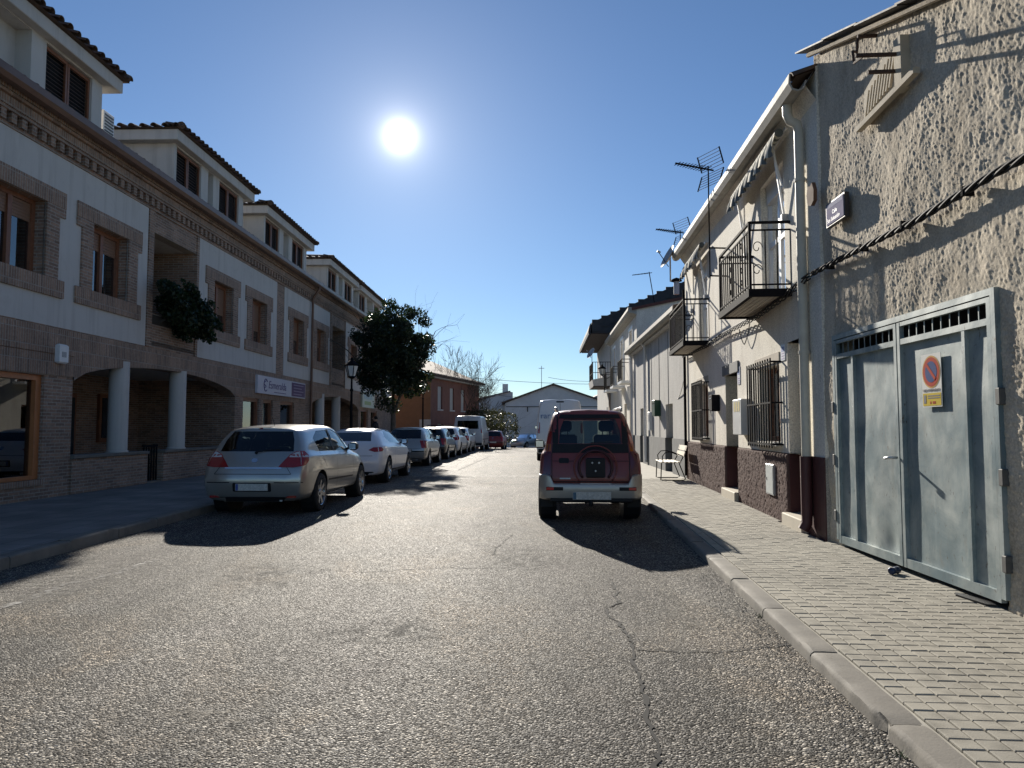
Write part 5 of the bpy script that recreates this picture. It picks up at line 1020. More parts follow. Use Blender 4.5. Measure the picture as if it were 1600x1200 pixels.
T,bv=mkcar('off_roader','maroon compact off-roader with silver bumper parked by the right kerb',(1.27,12.62,0),-R(3.2),suv)
def rear_y(x,z): h=bv.ray_cast(Vector((x,-6,z)),Vector((0,1,0))); return h[0].y if h[0] else -1.8
# silver bumper
mb=MB(); n=28; prof=[(.36,-.02),(.385,.035),(.47,.055),(.56,.06),(.585,.05),(.60,.0)]; v=[];f=[]
for i in range(n+1):
    x=-.765+1.53*i/n; e=min(1,(.765-abs(x))/.12); y=-1.86-.03*math.sqrt(max(0,e))+.17*(1-math.sqrt(max(0,min(1,e*1.0))))
    up=.13*max(0,(abs(x)-.575)/.03) if abs(x)>.575 else 0; up=min(up,.13); dn=.0 if abs(x)<.5 else .02
    for z,o_ in prof: v.append((x,y-o_,z-.02+(up if z>.57 else 0)))
m=len(prof)
for i in range(n):
    for j in range(m-1): f.append((i*m+j,i*m+m+j,i*m+m+j+1,i*m+j+1))
B=MB().add(v,f).build('rear_bumper',m_suvs,T,True,40)
MB().box(-.60,.60,-1.935,-1.86,.30,.375,.02).build('lower_valance',m_trim,B)
for sg in(-1,1): MB().box(*sorted((sg*.41,sg*.66)),-1.952,-1.91,.475,.53,.006).build('reflector_housing',m_trim,B); MB().box(*sorted((sg*.55,sg*.655)),-1.956,-1.93,.48,.525,.006).build('reflector',M('reflector_red',(.5,.02,.02),.2,var=0,coat=.5),B)
P=MB().box(-.27,.29,-1.957,-1.93,.345,.455,.003).build('number_plate',m_plate,T); MB().box(-.265,-.22,-1.9585,-1.956,.35,.45).build('plate_band',M('plate_teal',(.06,.13,.2),.4,var=0),P)
# spare wheel recess: ring, bracket, chrome-ish bulge
def arc(cx,cz,r,a0,a1,n=28): return [(cx+r*math.cos(R(a0+(a1-a0)*i/n)),cz+r*math.sin(R(a0+(a1-a0)*i/n))) for i in range(n+1)]
for r_,th,mat_ in((.315,.010,p_maroon),(.245,.02,M('recess_dark',(.05,.008,.014),.4,var=0))):
    pts=[]
    for x,z in arc(.07,.815,r_,-40,220): pts.append((x,min(-1.855,rear_y(x,z)-.0),z))
    MB().tube(pts,th,8).build('spare_wheel_ring',mat_,T,True)
MB().box(-.07,.21,-1.90,-1.83,.66,.95,.015).build('spare_wheel_bracket',m_trim,T); 
for x,z in((.02,.88),(.12,.88),(.07,.76)): MB().lathe([(0,-.02),(.012,-.02),(.016,.0)],8,'y',(x,-1.90,z)).build('wheel_stud',m_steel,T)
v=[];f=[];n=18
for i in range(n+1):
    a=R(180+180*i/n); v+=[(.07+.23*math.cos(a),-1.925,.585+.085*math.sin(a)),(.07+.23*math.cos(a),-1.88,.585+.085*math.sin(a))]
for i in range(n): f.append((2*i,2*i+2,2*i+3,2*i+1))
f.append(tuple(range(0,2*n+2,2))); MB().add(v,f).build('bumper_bulge',paint('paint_bulge',(.30,.29,.31),.5,.3),B)
# lamps on the body corners
for sg in(-1,1):
    for z0,z1,mt,nm in((1.045,1.145,m_lor,'indicator'),(1.155,1.34,m_lred,'tail_light'),(.70,1.035,M('lamp_dark_red',(.09,.012,.018),.15,var=.05,coat=.6),'tail_lens')):
        decal(bv,[(sg*a,b) for a,b in ((.595,z0),(.70 if z1<1.2 else .655,z0),(.69 if z1<1.2 else .62,z1),(.585 if z1<1.2 else .57,z1))],(0,0,0),(1,0,0),(0,0,1),(0,1,0),.008,nm,mt,T,.05)
    MB().tube([(sg*.49,-1.45,1.655),(sg*.50,-1.40,1.70),(sg*.52,-1.0,1.715),(sg*.52,.0,1.715),(sg*.50,.35,1.68),(sg*.49,.4,1.63)],.017,8).build('roof_rail',m_suvs,T,True)
mb=MB(); mb.bar((-.02,-1.62,.36),(-.02,-1.98,.27),.025); mb.lathe([(0,.05),(.025,.03),(.028,.0),(.02,-.03)],12,'z',(-.0,-1.98,.29)); mb.build('tow_bar',m_trim,T)
mb=MB(); mb.tube([(-.6,-1.19,.335),(.6,-1.19,.335)],.045,8); mb.lathe([(0,-.12),(.12,-.06),(.12,.06),(0,.12)],12,'x',(0,-1.19,.335)); mb.build('rear_axle',m_trim,T)
for sg in(-1,1): MB().box(*sorted((sg*.56,sg*.74)),-1.60,-1.585,.20,.42).build('mud_flap',m_trim,T)
MB().bar((.0,-1.83,1.17),(.33,-1.81,1.19),.008).build('wiper',m_trim,T)
# ---------------- further houses on the right
def house(name,label,x0,s,y0,y1,H,mat,back=7,ridge=1.6):
    a=math.atan(s); T=thing(name,label,'house',(x0,y0,0),-a); return T,(lambda:MB((0,-y0,0)))
# grey low house
BY0,BY1=18.36,29.3; T,bo=house('grey_house','low pale grey house with green letter box and dark doors beyond white house',4.44,.041,BY0,BY1,4.4,m_greyw)
holes=[(20.35,21.5,.15,2.08),(26.2,27.0,.15,2.1)]
mb=bo(); mb.wall(0,BY0,BY1,1.1,4.45,[(a,b,1.1,d) for a,b,c,d in holes],.25); mb.add([(0,BY0,0),(7,BY0,0),(7,BY0,5.8),(0,BY0,4.45)],[(0,1,2,3)]); mb.add([(0,BY1,0),(7,BY1,0),(7,BY1,5.8),(0,BY1,4.45)],[(0,1,2,3)]); mb.build('wall',m_greyw,T)
mb=bo(); mb.wall(-.03,BY0,BY1,0.05,1.1,[(a,b,.05,1.1) for a,b,c,d in holes],.25); mb.add([(-.03,BY0,1.1),(-.03,BY1,1.1),(0,BY1,1.1),(0,BY0,1.1)],[(0,1,2,3)]); mb.build('plinth',m_greypl,T)
for a,b,c,d in holes: o=bo().box(.2,.26,a,b,.12,d).build('door',M('green_black_door',(.012,.022,.02),.5,var=.1),T); bo().box(.185,.2,a+.1,b-.1,.3,1.0,.01).build('door_panel',MATS['green_black_door'],o)
mb=bo(); mb.prism([(-.33,4.52),(-.34,4.40),(-.28,4.33),(-.18,4.34),(-.14,4.42),(-.16,4.42),(-.19,4.36),(-.27,4.35),(-.31,4.41),(-.31,4.52)],BY0,BY1,'y'); mb.build('gutter',MATS['gutter_white'],T)
bo().box(-.16,.0,BY0,BY1,4.28,4.44).build('eave',m_greyw,T)
mb=bo(); mb.add([(-.25,BY0,4.48),(-.25,BY1,4.48),(4,BY1,5.7),(4,BY0,5.7),(8,BY0,4.5),(8,BY1,4.5)],[(0,1,2,3),(3,2,5,4)]); mb.build('roof',m_rooftile,T)
for i in range(30):
    o=ob('roof_tile',tm3,m_rooftile,T); o.location=(-.27,.2+i*.36,4.50); o.rotation_euler=(0,R(16),R(180)+random.gauss(0,.04))
for s in(21.0,22.6,24.2): bo().box(-.012,0,s,s+.012,1.1,4.2).build('render_seam',m_greypl,T)
mb=bo(); mb.tube([(-.2,25.2,4.35),(-.08,25.2,4.2),(-.08,25.2,.2)],.05,8); mb.build('downpipe',m_white,T,True,60)
mb=bo(); mb.tube([(-.2,28.9,4.35),(-.08,28.9,4.2),(-.08,28.9,.2)],.05,8); mb.build('downpipe',m_white,T,True,60)
def bp(x,s,z): return (4.44+x+.041*(s-BY0),s,z)
t=thing('letter_box','small green letter box on pale grey house wall','mailbox',bp(-.0,22.6,1.75)); MB().box(-.2,0,-.2,.2,0,.5,.01).build('box',M('green_box',(.01,.06,.03),.5,var=.1),t); MB().box(-.205,-.198,-.13,.13,.38,.42).build('slot',m_black,t)
t=thing('meter_box','narrow white meter box on pale grey house wall','meter box',bp(0,24.3,1.3)); MB().box(-.1,0,-.12,.12,0,.62,.01).build('box',m_white,t); MB().box(-.105,-.098,-.08,.08,.3,.52).build('dial_window',m_grey,t)
# cream house
CY0,CY1=29.4,41.; T,co=house('cream_house','taller cream house with small balconies behind low grey house',5.1,.045,CY0,CY1,6.2,m_cream)
hc=[(30.6,31.7,3.4,5.5),(34.2,35.3,3.4,5.5),(38.,39.1,3.4,5.5),(31.,32.1,1.1,2.4),(33.2,34.2,.15,2.5),(37,38.1,1.1,2.4)]
mb=co(); mb.wall(0,CY0,CY1,.0,6.25,hc,.22); mb.add([(0,CY0,0),(6.6,CY0,0),(6.6,CY0,7.6),(0,CY0,6.25)],[(0,1,2,3)]); mb.add([(0,CY1,0),(8,CY1,0),(6.6,CY1,7.6),(0,CY1,6.25)],[(0,1,2,3)]); mb.build('wall',m_cream,T)
for a,b,c,d in hc:
    o=co().box(.16,.2,a,b,c,d).build('door' if d-c>2 else 'window',m_wood,T); co().box(.15,.158,a+.1,b-.1,c+.3,d-.1).build('pane',m_glass,o)
    if c>3:
        fr=co(); fr.box(-.55,0,a-.25,b+.25,3.28,3.38); B=fr.build('balcony',m_white,T)
        for z in(3.45,4.28): co().bar((-.53,a-.23,z),(-.53,b+.23,z),.014).build('rail',m_black,B); 
        for s in(a-.23,b+.23): co().bar((-.53,s,4.28),(0,s,4.28),.014).build('rail',m_black,B)
        for i in range(13): s=a-.23+(b-a+.46)*i/12; co().bar((-.53,s,3.38),(-.53,s,4.28),.009).build('bar',m_black,B)
        co().box(-.05,.0,a-.12,a,3.4,5.6).build('white_surround',m_white,T); co().box(-.05,.0,b,b+.12,3.4,5.6).build('white_surround',m_white,T); co().box(-.06,.0,a-.16,b+.16,5.6,5.74).build('white_surround',m_white,T)
mb=co(); mb.prism([(-.34,6.32),(-.36,6.18),(-.28,6.08),(-.15,6.08),(0,6.0),(0,6.3),(-.3,6.32)],CY0-.05,CY1,'y'); mb.build('gutter',MATS['gutter_white'],T)
mb=co(); mb.add([(-.2,CY0-.1,6.3),(-.2,CY1,6.3),(6.5,CY1,7.7),(6.5,CY0-.1,7.7),(-.2,CY0-.1,6.18),(6.5,CY0-.1,7.56)],[(0,1,2,3),(0,3,5,4)]); mb.build('roof',M('roof_redbrown',(.12,.05,.04),.85,var=.3),T)
def cp(x,s,z): return (5.1+x+.045*(s-CY0),s,z)
# dark gabled building
DY=41.2; T=thing('dark_roofed_building','building with dark slate roof and deep eave over a corner balcony','building',(5.6,DY,0),-math.atan(.045)); d=lambda:MB((0,-DY,0)); m_slate=M('slate_dark',(.035,.037,.042),.75,var=.35,scale=3,bump=.5,bscale=14,bdist=.01); m_soff=M('soffit_brown',(.05,.035,.03),.8,var=.2)
ze=lambda x:7.35+(x+1.05)*.44
d().prism([(-.0,0),(9,0),(9,10.6),(2,7.9),(0,7.0)],DY,DY+10,'y').build('wall',m_greyw,T)
sh=d(); sh.prism([(-1.05,6.75),(-1.05,7.35),(5.2,10.1),(9.2,8.4),(9.2,7.8),(5.2,9.2),(.2,7.0),(-.1,6.75)],DY-.6,DY+10.5,'y'); sh.build('roof',m_slate,T)
for i in range(12): x=-1.05+i*.52; d().box(x,x+.54,DY-.66,DY-.58,ze(x)-.5+.03*(i%2),ze(x+.26)+.03).build('verge_slate',m_slate,T)
d().box(-1.1,-.0,DY-.55,DY+10,6.68,6.745).build('soffit',m_soff,T)
d().prism([(-1.12,6.7),(-1.24,6.66),(-1.26,6.86),(-1.18,7.2),(-1.08,7.35)],DY-.6,DY+10,'y').build('gutter',m_slate,T)
B=d().prism([(-1.05,4.1),(-.98,3.75),(0,3.75),(0,4.3)],DY-.5,DY+3,'y').build('balcony',m_greyw,T); d().box(-1.0,0,DY-.45,DY+2.9,3.70,3.745).build('balcony_soffit',m_soff,B)
for z in(4.5,5.1): d().bar((-1.,DY-.45,z),(0,DY-.45,z),.016).build('rail',m_black,B); d().bar((-1.,DY-.45,z),(-1.,DY+2.9,z),.016).build('rail',m_black,B)
for i in range(8): d().bar((-1+i*.14,DY-.45,4.15),(-1+i*.14,DY-.45,5.1),.011).build('bar',m_black,B)
for i in range(14): d().bar((-1,DY-.45+i*.25,4.1),(-1,DY-.45+i*.25,5.1),.011).build('bar',m_black,B)
d().box(-.03,0,DY+.6,DY+2.2,.1,2.6).build('dark_door',m_dark,T); d().box(-.05,.0,DY-.02,DY+.55,.1,3.4).build('brick_pier',m_brick,T)
dish('grey satellite dish on the corner balcony of the dark-roofed building',(4.55,DY-.2,5.25),.34,(-.8,-.3,.45))
yagi('tv_antenna','leaning TV antenna on the cream house gable',(5.9,29.6,6.4),1.45,R(190),False,.018).rotation_euler=(0,R(-9),0)
t=thing('chimney_cowl','small dark chimney cowl above the cream house roof beside balcony','chimney',(7.12,31.,7.15)); MB().tube([(0,0,0),(0,0,.55)],.12,12).build('flue',m_grey,t,True,60); MB().lathe([(0,.74),(.2,.66),(.24,.60),(.24,.57),(0,.57)],16).build('cap',m_black,t,True,40); MB().tube([(0,0,.5),(0,0,.6)],.03).build('post',m_black,t)
def lantern_mesh(T,z,s=1.,light=False):
    mb=MB()
    n=6; fr=MB(); gl=MB()
    for k in range(n):
        a,b=2*math.pi*k/n,2*math.pi*(k+1)/n; p=lambda r,zz,q:(r*math.cos(q)*s,r*math.sin(q)*s,z+zz*s)
        fr.bar(p(.12,0,a),p(.22,.36,a),.012*s); gl.add([p(.118,.01,a),p(.118,.01,b),p(.215,.35,b),p(.215,.35,a)],[(0,1,2,3)])
    fr.lathe([(.0,-.08*s),(.05*s,-.07*s),(.13*s,-.01*s),(.13*s,.015*s)],6,'z',(0,0,z)); fr.build('lantern_frame',m_black,T); gl.build('lantern_glass',M('frosted_lantern',(.72,.72,.68),.35,var=.05),T)
    MB().lathe([(.25*s,.36*s),(.25*s,.39*s),(.13*s,.50*s),(.06*s,.54*s),(.05*s,.60*s),(.0,.66*s)],6,'z',(0,0,z)).build('lantern_cap',m_black,T)
def lamp_post(lab,loc,h):
    T=thing('street_lamp',lab,'street lamp',loc,0,'street lamps on the left pavement'); z=h-.66
    MB().lathe([(0,0),(.16,0),(.16,.12),(.11,.18),(.10,.62),(.12,.66),(.07,.74),(.055,.9),(.04,z-.5),(.055,z-.48),(.055,z-.42),(.035,z-.40),(.03,z-.05),(0,z-.05)],14).build('post',m_black,T,True,35); lantern_mesh(T,z); return T
lamp_post('black street lamp with white lantern panes standing beside the white coupe',(-5.33,24.,.13),3.62)
lamp_post('black street lamp with white lantern panes beyond the evergreen tree',(-4.95,40.2,.13),4.0)
t=thing('wall_lantern','black wall lantern on the cream house front','wall lantern',cp(0,40.3,4.0)); lantern_mesh(t,.35,.9); [o for o in t.children]; 
for o in t.children: o.location=(-.55,0,0)
MB().tube([(0,0,.3),(-.3,0,.12),(-.55,0,.3)],.02,6).build('bracket',m_black,t)
# bench
Bn=thing('bench','small pale slatted bench with thin bent steel legs against grey wall','bench',(4.02,17.85,.13),-ha); m_slatb=M('bench_slat',(.62,.56,.44),.6,var=.2,scale=12)
for i in range(5): MB().box(-.42+i*.095,-.335+i*.095,-.62,.62,.43,.455,.006).build('seat_slat',m_slatb,Bn)
for z0,x in((.58,.10),(.72,.15)): MB().prism([(x,z0),(x+.02,z0-.005),(x+.055,z0+.115),(x+.035,z0+.12)],-.62,.62,'y').build('back_slat',m_slatb,Bn)
for s in(-.5,.5):
    MB().tube([(-.40,s,.42),(-.42,s,.02),(-.36,s,.012),(.10,s,.012),(.16,s,.04),(.02,s,.40),(.10,s,.55),(.20,s,.85)],.013,8).build('leg',m_black,Bn,True,60)
    MB().tube([(-.36,s,.43),(-.38,s,.58),(-.30,s,.68),(-.15,s,.69),(.12,s,.58)],.012,8).build('armrest',m_black,Bn,True,60)
# litter
t=thing('drink_can','crushed dark blue drink can lying on paving before the gate','can',(*toG(1398,897,.135)[:2],.137),R(35)); mb=MB()
v=[];f=[];n=16;rings_=[(-.06,.026),(-.055,.031),(-.03,.030),(.0,.026),(.02,.031),(.055,.031),(.06,.026)]
for i,(x,r_) in enumerate(rings_):
    for k in range(n): a=2*math.pi*k/n; v.append((x,r_*math.cos(a),.029+r_*math.sin(a)*(1-.25*(i in(3,))*(math.sin(a)>0))))
for i in range(len(rings_)-1):
    for k in range(n): f.append((i*n+k,i*n+(k+1)%n,i*n+n+(k+1)%n,i*n+n+k))
f+=[tuple(range(n)),tuple(range((len(rings_)-1)*n,len(rings_)*n))]
MB().add(v,f).build('can_body',M('can_blue',(.02,.035,.09),.35,metal=.4,var=.3,scale=30),t,True,50); MB().lathe([(.0,.061),(.024,.061),(.024,.058)],12,'x',(0,0,.029)).build('can_lid',m_steel,t)
t=thing('scrap','flattened dark scrap of rubber lying at the foot of the gate','litter',(*toG(1522,938,.135)[:2],.137),R(10)); MB().prism([(-.05,-.16),(.0,-.2),(.04,-.1),(.05,.1),(.02,.2),(-.03,.14)],.0,.012,'z').build('rubber_piece',m_trim,t)
# ---------------- trees
def branch(mb,p,d,l,r,depth,rr,tips,spread=.5,kids=3,minr=.004,gravity=.0,sides=6):
    q=p; pts=[p]; rs=[r]; n=4
    for i in range(n):
        d=(d+Vector((rr.gauss(0,.12),rr.gauss(0,.12),rr.gauss(0,.08)+gravity))).normalized(); q=q+d*l/n; pts.append(q); rs.append(r*(1-.45*(i+1)/n))
    mb.tube(pts,rs,sides if depth>1 else 4,False); tips.append(q)
    if depth<=0: return
    for k in range(kids):
        t=pts[-1] if k==0 else pts[rr.choice([2,3,4])]
        e=d.orthogonal().normalized(); e.rotate(Matrix.Rotation(rr.random()*6.283,3,d)); dd=(d+e*spread*(.6+.8*rr.random())).normalized()
        branch(mb,t,dd,l*(.62+.25*rr.random()),max(minr,rs[-1]*.72),depth-1,rr,tips,spread,kids,minr,gravity,sides)
def crown_tree(name,lab,loc,th,cz,rx,ry,rz,n,leaf,mat,seed,size=.16):
    rr=random.Random(seed); T=thing(name,lab,'tree',loc); mb=MB(); tips=[]
    for k in range(3): branch(mb,Vector((0,0,th)),Vector((rr.gauss(0,.3),rr.gauss(0,.3),1)).normalized(),rz*.8,.08,3,rr,tips,.7,3)
    mb.tube([(0,0,-.05),(.02,0,.3),(.0,.03,th*.6),(0,0,th+.05)],[.17,.13,.12,.11],10); mb.build('trunk',m_bark,T,True,60)
    cl=[]
    for k in range(190):
        p=Vector((rr.gauss(0,1),rr.gauss(0,1),rr.gauss(0,1))).normalized()*(rr.random()**.55)*.88; cl.append((p.x*rx*.85,p.y*ry*.85,cz+p.z*rz*.85,.22+.34*rr.random()))
    c=np.array(cl); idx=rng.integers(0,len(c),n); g=rng.normal(size=(n,3)); g/=np.linalg.norm(g,axis=1)[:,None]; rad=c[idx,3:4]*(rng.random((n,1))**.35)*.95
    P=c[idx,:3]+g*rad*np.array([1,1,.8]); leafcloud('crown',mat,P,size,T); return T
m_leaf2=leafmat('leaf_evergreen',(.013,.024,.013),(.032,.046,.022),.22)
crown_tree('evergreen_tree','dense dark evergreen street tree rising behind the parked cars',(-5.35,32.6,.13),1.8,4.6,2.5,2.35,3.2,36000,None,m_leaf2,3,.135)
def bare_tree(lab,loc,h,seed,kids=3,depth=5,spread=.42):
    rr=random.Random(seed); T=thing('bare_tree',lab,'tree',loc,0,'bare winter trees at the street end'); mb=MB(); tips=[]
    mb.tube([(0,0,-.05),(.03,.02,h*.12),(0,0,h*.22)],[.16,.13,.12],8)
    for k in range(4): branch(mb,Vector((0,0,h*.2)),Vector((rr.gauss(0,.32),rr.gauss(0,.32),1)).normalized(),h*.30,.075,depth,rr,tips,spread,kids,.011,.05,5)
    mb.build('trunk',m_bark,T,True,60); return T
bare_tree('tall leafless tree with fine upright twigs before the brick building',(-4.0,59.5,zr(60)),7.0,5)
bare_tree('thin leafless tree beside the shed gable',(-2.3,64.,zr(64)),6.0,9,3,4)
bare_tree('broad leafless tree leaning over the low wall',(-3.4,61.5,zr(62)),6.6,14,3,4,.55)
m_bush=leafmat('bush_brown',(.035,.035,.018),(.075,.07,.035),.2)
for i,(x,y,r_,lab) in enumerate(((-3.2,62.,2.2,'dark scrubby bush below the leafless trees'),(-1.5,66.,2.0,'brownish scrub bush beside the shed wall'),(-4.3,61.,1.9,'low dark bush at the foot of the brick building'))):
    t=thing('bush',lab,'bush',(x,y,zr(y)),0,'bushes at the street end'); P=[]
    g=rng.normal(size=(5200,3)); g/=np.linalg.norm(g,axis=1)[:,None]; P=g*(rng.random((5200,1))**.4)*np.array([r_*1.2,r_,r_*.95])+np.array([0,0,r_*.9]); P+=.12*np.sin(P*5); leafcloud('foliage',m_bush,P,.17,t); rr=random.Random(i); mb=MB(); tips=[]
    for k in range(5): branch(mb,Vector((0,0,0)),Vector((rr.gauss(0,.5),rr.gauss(0,.5),1)).normalized(),r_,.04,2,rr,tips)
    mb.build('stems',m_bark,t)
# ---------------- street end
m_fbrick=M('far_brick',(.22,.10,.075),.9,var=.2,scale=2); m_ochre=M('ochre_render',(.25,.125,.06),.85,var=.15)
T=thing('brick_house','two-storey red brick house with ochre side and tall pale windows at street end','house',(-6.15,51.,zr(52)-.75),-R(14.5))
wh=[(-5.3+0,-1)]
mb=MB(); hs=[(54.6-52,55.6-52,3.7,5.4),(57.3-52,58.3-52,3.7,5.4),(60.-52,61.-52,3.7,5.4),(54.6-52,55.7-52,.9,2.6),(58-52,59-52,.1,2.5)]
mb.wall(0,1.2,13.,-.1,6.1,hs,-.2); mb.add([(0,13,-.1),(-9,13,-.1),(-9,13,6.1),(0,13,6.1)],[(0,1,2,3)]); mb.build('wall',m_fbrick,T)
MB().prism([(0,-.1),(0,6.1),(-4.5,8.),(-9,6.1),(-9,-.1)],1.1,1.2,'y').build('side_wall',m_ochre,T); MB().box(-.8,.03,1.02,1.1,-.1,2.9).build('white_corner',m_plaster,T)
for a,b,c,d_ in hs: o=MB().box(-.2,-.12,a,b,c,d_).build('window',M('pale_shutter',(.45,.44,.42),.7,var=.1),T); MB().box(-.05,.05,a-.1,b+.1,c-.12,c-.02).build('sill',m_plaster,o)
mb=MB(); mb.prism([(.45,6.0),(.45,6.12),(-4.5,8.25),(-9.4,6.12),(-9.4,6.0),(-4.5,8.05)],.7,13.4,'y'); mb.build('roof',m_rooftile,T); MB().box(.0,.35,1.0,13.,5.92,6.0).build('eave',m_plaster,T)
for i in range(40): o=ob('roof_tile',tm3,m_rooftile,T); o.location=(.5,.85+i*.32,6.1); o.rotation_euler=(0,R(22),0)
# white shed with gable to the street
m_shed=M('shed_white',(.60,.60,.59),.85,var=.1,scale=.8,dirt=((.4,.4,.39),.4)); SY=84.; zb=zr(84)-.1
T=thing('white_shed','white gabled shed closing the far end of the street','shed',(4.8,SY,zb)); MB().prism([(-5.6,0),(5.6,0),(5.6,5.4),(0,7.35),(-5.6,5.2)],0,14,'y').build('wall',m_shed,T)
MB().prism([(-6.0,5.15),(0,7.3),(6.,5.3),(6.,5.45),(0,7.5),(-6.,5.32)],-.35,14.3,'y').build('roof',m_rooftile,T); MB().box(-5.5,5.5,-.07,-.0,4.75,4.83).build('cable_tray',m_trim,T); MB().box(-1.8,1.6,-.06,0,0,3.9).build('roller_door',M('roller_grey',(.42,.43,.44),.6,var=.08),T)
for i in range(11): MB().box(-1.75,1.55,-.075,-.06,.1+i*.34,.12+i*.34).build('door_rib',m_grey,T)
MB().box(-3.05,-2.95,-.12,.0,4.2,4.75).build('bracket',m_trim,T)
T=thing('low_outbuilding','low pale outbuilding with grey pitched roof left of the white shed','building',(-3.4,90.,zr(90)-.1)); MB().prism([(-3.5,0),(3.5,0),(3.5,6.9),(3.0,7.0),(-2,5.4),(-3.5,5.4)],0,8,'y').build('wall',m_shed,T); MB().prism([(-4,5.2),(3.2,6.95),(3.2,7.1),(-4,5.4)],-.3,8.3,'y').build('roof',M('roof_grey',(.3,.28,.26),.85,var=.2),T); MB().box(2.2,2.9,1,1.8,6.6,8.0).build('chimney',m_shed,T)
T=thing('grey_shed','grey gabled shed right of the white shed behind the cream houses','shed',(13.,88.,zr(88)-.1)); MB().prism([(-4,0),(4,0),(4,5.4),(0,7.4),(-4,5.6)],0,10,'y').build('wall',M('shed_grey',(.33,.34,.36),.85,var=.1),T); MB().prism([(-4.3,5.4),(0,7.45),(4.3,5.3),(4.3,5.45),(0,7.62),(-4.3,5.58)],-.3,10.3,'y').build('roof',MATS['roof_grey'],T)
t=thing('roof_mast','thin antenna mast on the white shed roof','antenna',(3.6,SY+4,7.0+zb),0,'rooftop TV antennas'); MB().tube([(0,0,-.2),(0,0,2.9)],.035,6).build('mast',m_grey,t); MB().bar((-.35,0,2.6),(.35,0,2.6),.03).build('crossbar',m_grey,t); MB().bar((0,-.3,2.75),(0,.3,2.75),.03).build('crossbar',m_grey,t)
t=thing('iron_fence','dark iron fence in front of the brick house yard','fence',(-5.9,50.4,zr(51)),-R(14.5)); MB().box(-.1,.1,0,10,0,.7).build('base_wall',m_fbrick,t)
for z in(.8,1.65): MB().bar((0,0,z),(0,10,z),.02).build('rail',m_black,t)
for i in range(50): MB().bar((0,.1+i*.2,.7),(0,.1+i*.2,1.75),.012).build('bar',m_black,t)
wire('thin overhead cable crossing toward the white shed',[(-9.2,62,6.3),(10.5,70,5.6)],.018,.35)
wire('thin sagging cable between the two sheds',[(4.2,83.5,7.2),(13,87,7.3)],.02,.4)
wire('thin cable from brick house eave to white shed',[(-2.9,63.5,4.9),(2.,83.6,5.2)],.018,.5)
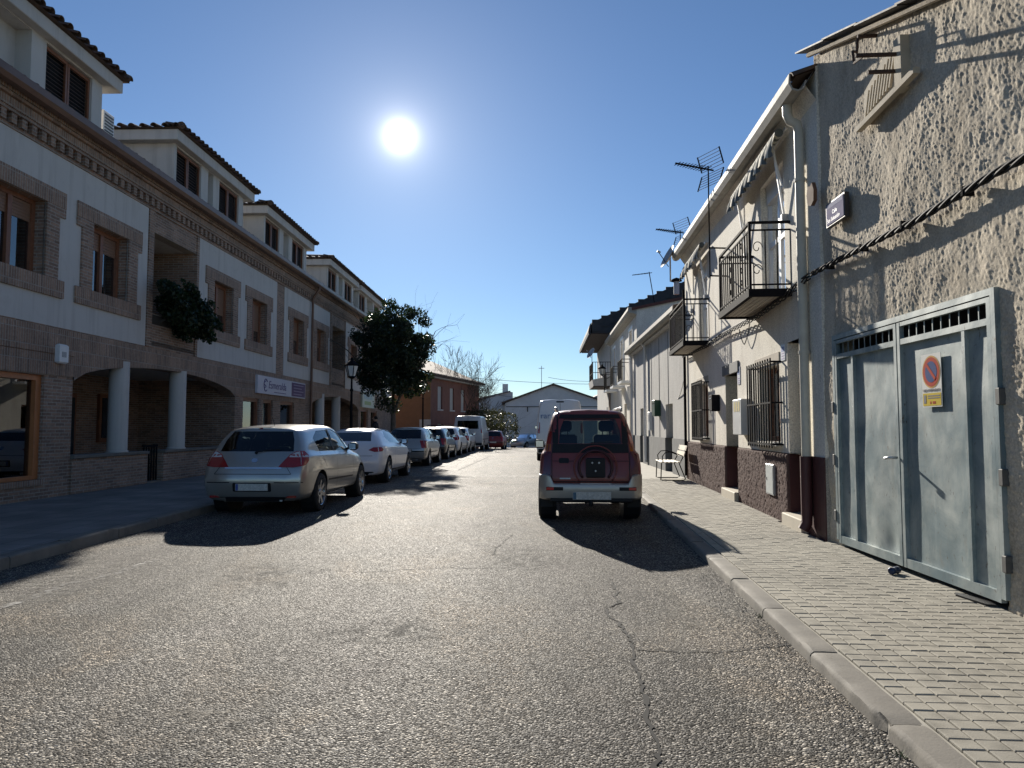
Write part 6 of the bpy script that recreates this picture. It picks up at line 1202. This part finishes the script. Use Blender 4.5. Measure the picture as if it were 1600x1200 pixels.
# ---------------- person on the left pavement
def person(loc,rz):
    T=thing('person','person in dark clothes standing on pavement beyond the white coupe','person',loc,rz)
    J=dict(pel=(0,0,.95),wa=(0,.0,1.08),ch=(0,.0,1.32),nk=(0,0,1.50),hd=(0,.01,1.56),ls=(-.17,0,1.44),le=(-.24,.02,1.17),lw=(-.20,.16,.98),rs=(.17,0,1.44),re=(.25,.0,1.18),rw=(.22,.10,.95),lh=(-.10,0,.90),lk=(-.11,.02,.50),la=(-.11,-.02,.09),lt=(-.12,.14,.04),rh=(.10,0,.90),rk=(.12,.03,.50),ra=(.12,-.02,.09),rt=(.14,.14,.04))
    rad=dict(pel=.14,wa=.13,ch=.15,nk=.06,hd=.055,ls=.075,le=.05,lw=.036,rs=.075,re=.05,rw=.036,lh=.10,lk=.065,la=.05,lt=.04,rh=.10,rk=.065,ra=.05,rt=.04)
    E=[('pel','wa'),('wa','ch'),('ch','nk'),('nk','hd'),('ch','ls'),('ls','le'),('le','lw'),('ch','rs'),('rs','re'),('re','rw'),('pel','lh'),('lh','lk'),('lk','la'),('la','lt'),('pel','rh'),('rh','rk'),('rk','ra'),('ra','rt')]
    ks=list(J); me=bpy.data.meshes.new('body'); me.from_pydata([J[k] for k in ks],[(ks.index(a),ks.index(b)) for a,b in E],[]); o=bpy.data.objects.new('tmp',me); COL.objects.link(o); md=o.modifiers.new('k','SKIN'); o.modifiers.new('s','SUBSURF').levels=2
    for i,k in enumerate(ks): me.skin_vertices[0].data[i].radius=(rad[k],rad[k]*(.75 if k in('ch','wa','pel') else 1)); me.skin_vertices[0].data[i].use_root=(k=='pel')
    dg=bpy.context.evaluated_depsgraph_get(); m2=bpy.data.meshes.new_from_object(o.evaluated_get(dg)); bpy.data.objects.remove(o); sm(m2); ob('body',m2,M('dark_clothes',(.02,.022,.028),.9,var=.2,scale=8),T)
    sk=M('skin',(.50,.33,.25),.6,var=.05); mb=MB(); mb.lathe([(0,-.12),(.045,-.112),(.068,-.07),(.078,.0),(.076,.05),(.055,.095),(0,.115)],16); h=mb.build('head',sk,T,True); h.location=(0,.02,1.66); h.scale=(.92,1.12,1)
    mb=MB(); mb.lathe([(.086,-.03),(.09,.03),(.07,.10),(0,.128)],16); hr=mb.build('hair',M('hair_dark',(.02,.015,.012),.8,var=.1),T,True); hr.location=(0,-.012,1.665); hr.scale=(.95,1.1,1)
    MB().prism([(-.012,0),(.012,0),(.008,.04),(-.008,.04)],.095,.125,'y').build('nose',sk,h)
    for x in(-.03,.03): MB().lathe([(0,.012),(.010,.006),(.012,0)],8,'y',(x,.07,.01)).build('eye',m_ink,h)
    for x in(-.078,.078): MB().box(x-.008,x+.008,-.02,.02,-.03,.03,.004).build('ear',sk,h)
    MB().box(-.022,.022,.076,.084,-.058,-.05).build('mouth',M('lips',(.3,.13,.11),.6,var=0),h)
    for sx,w_ in((-1,J['lw']),(1,J['rw'])):
        mb=MB(); w_=Vector(w_); mb.box(w_.x-.018,w_.x+.018,w_.y-.01,w_.y+.07,w_.z-.045,w_.z+.03,.01)
        for k in range(4): a=w_+Vector((0,.065,.022-.022*k)); mb.tube([a,a+Vector((0,.035,-.008)),a+Vector((-sx*.008,.058-.006*abs(k-1.5),-.028))],.009,6)
        a=w_+Vector((-sx*.015,.01,.03)); mb.tube([a,a+Vector((-sx*.02,.03,.015)),a+Vector((-sx*.02,.055,.005))],.010,6); mb.build('hand',sk,T,True,50)
    for x,k in((-.12,'la'),(.13,'ra')): MB().box(x-.05,x+.05,-.09,.19,-.0,.075,.025).build('shoe',m_trim,T,True,50)
person((-6.15,32.6,.13),R(75))
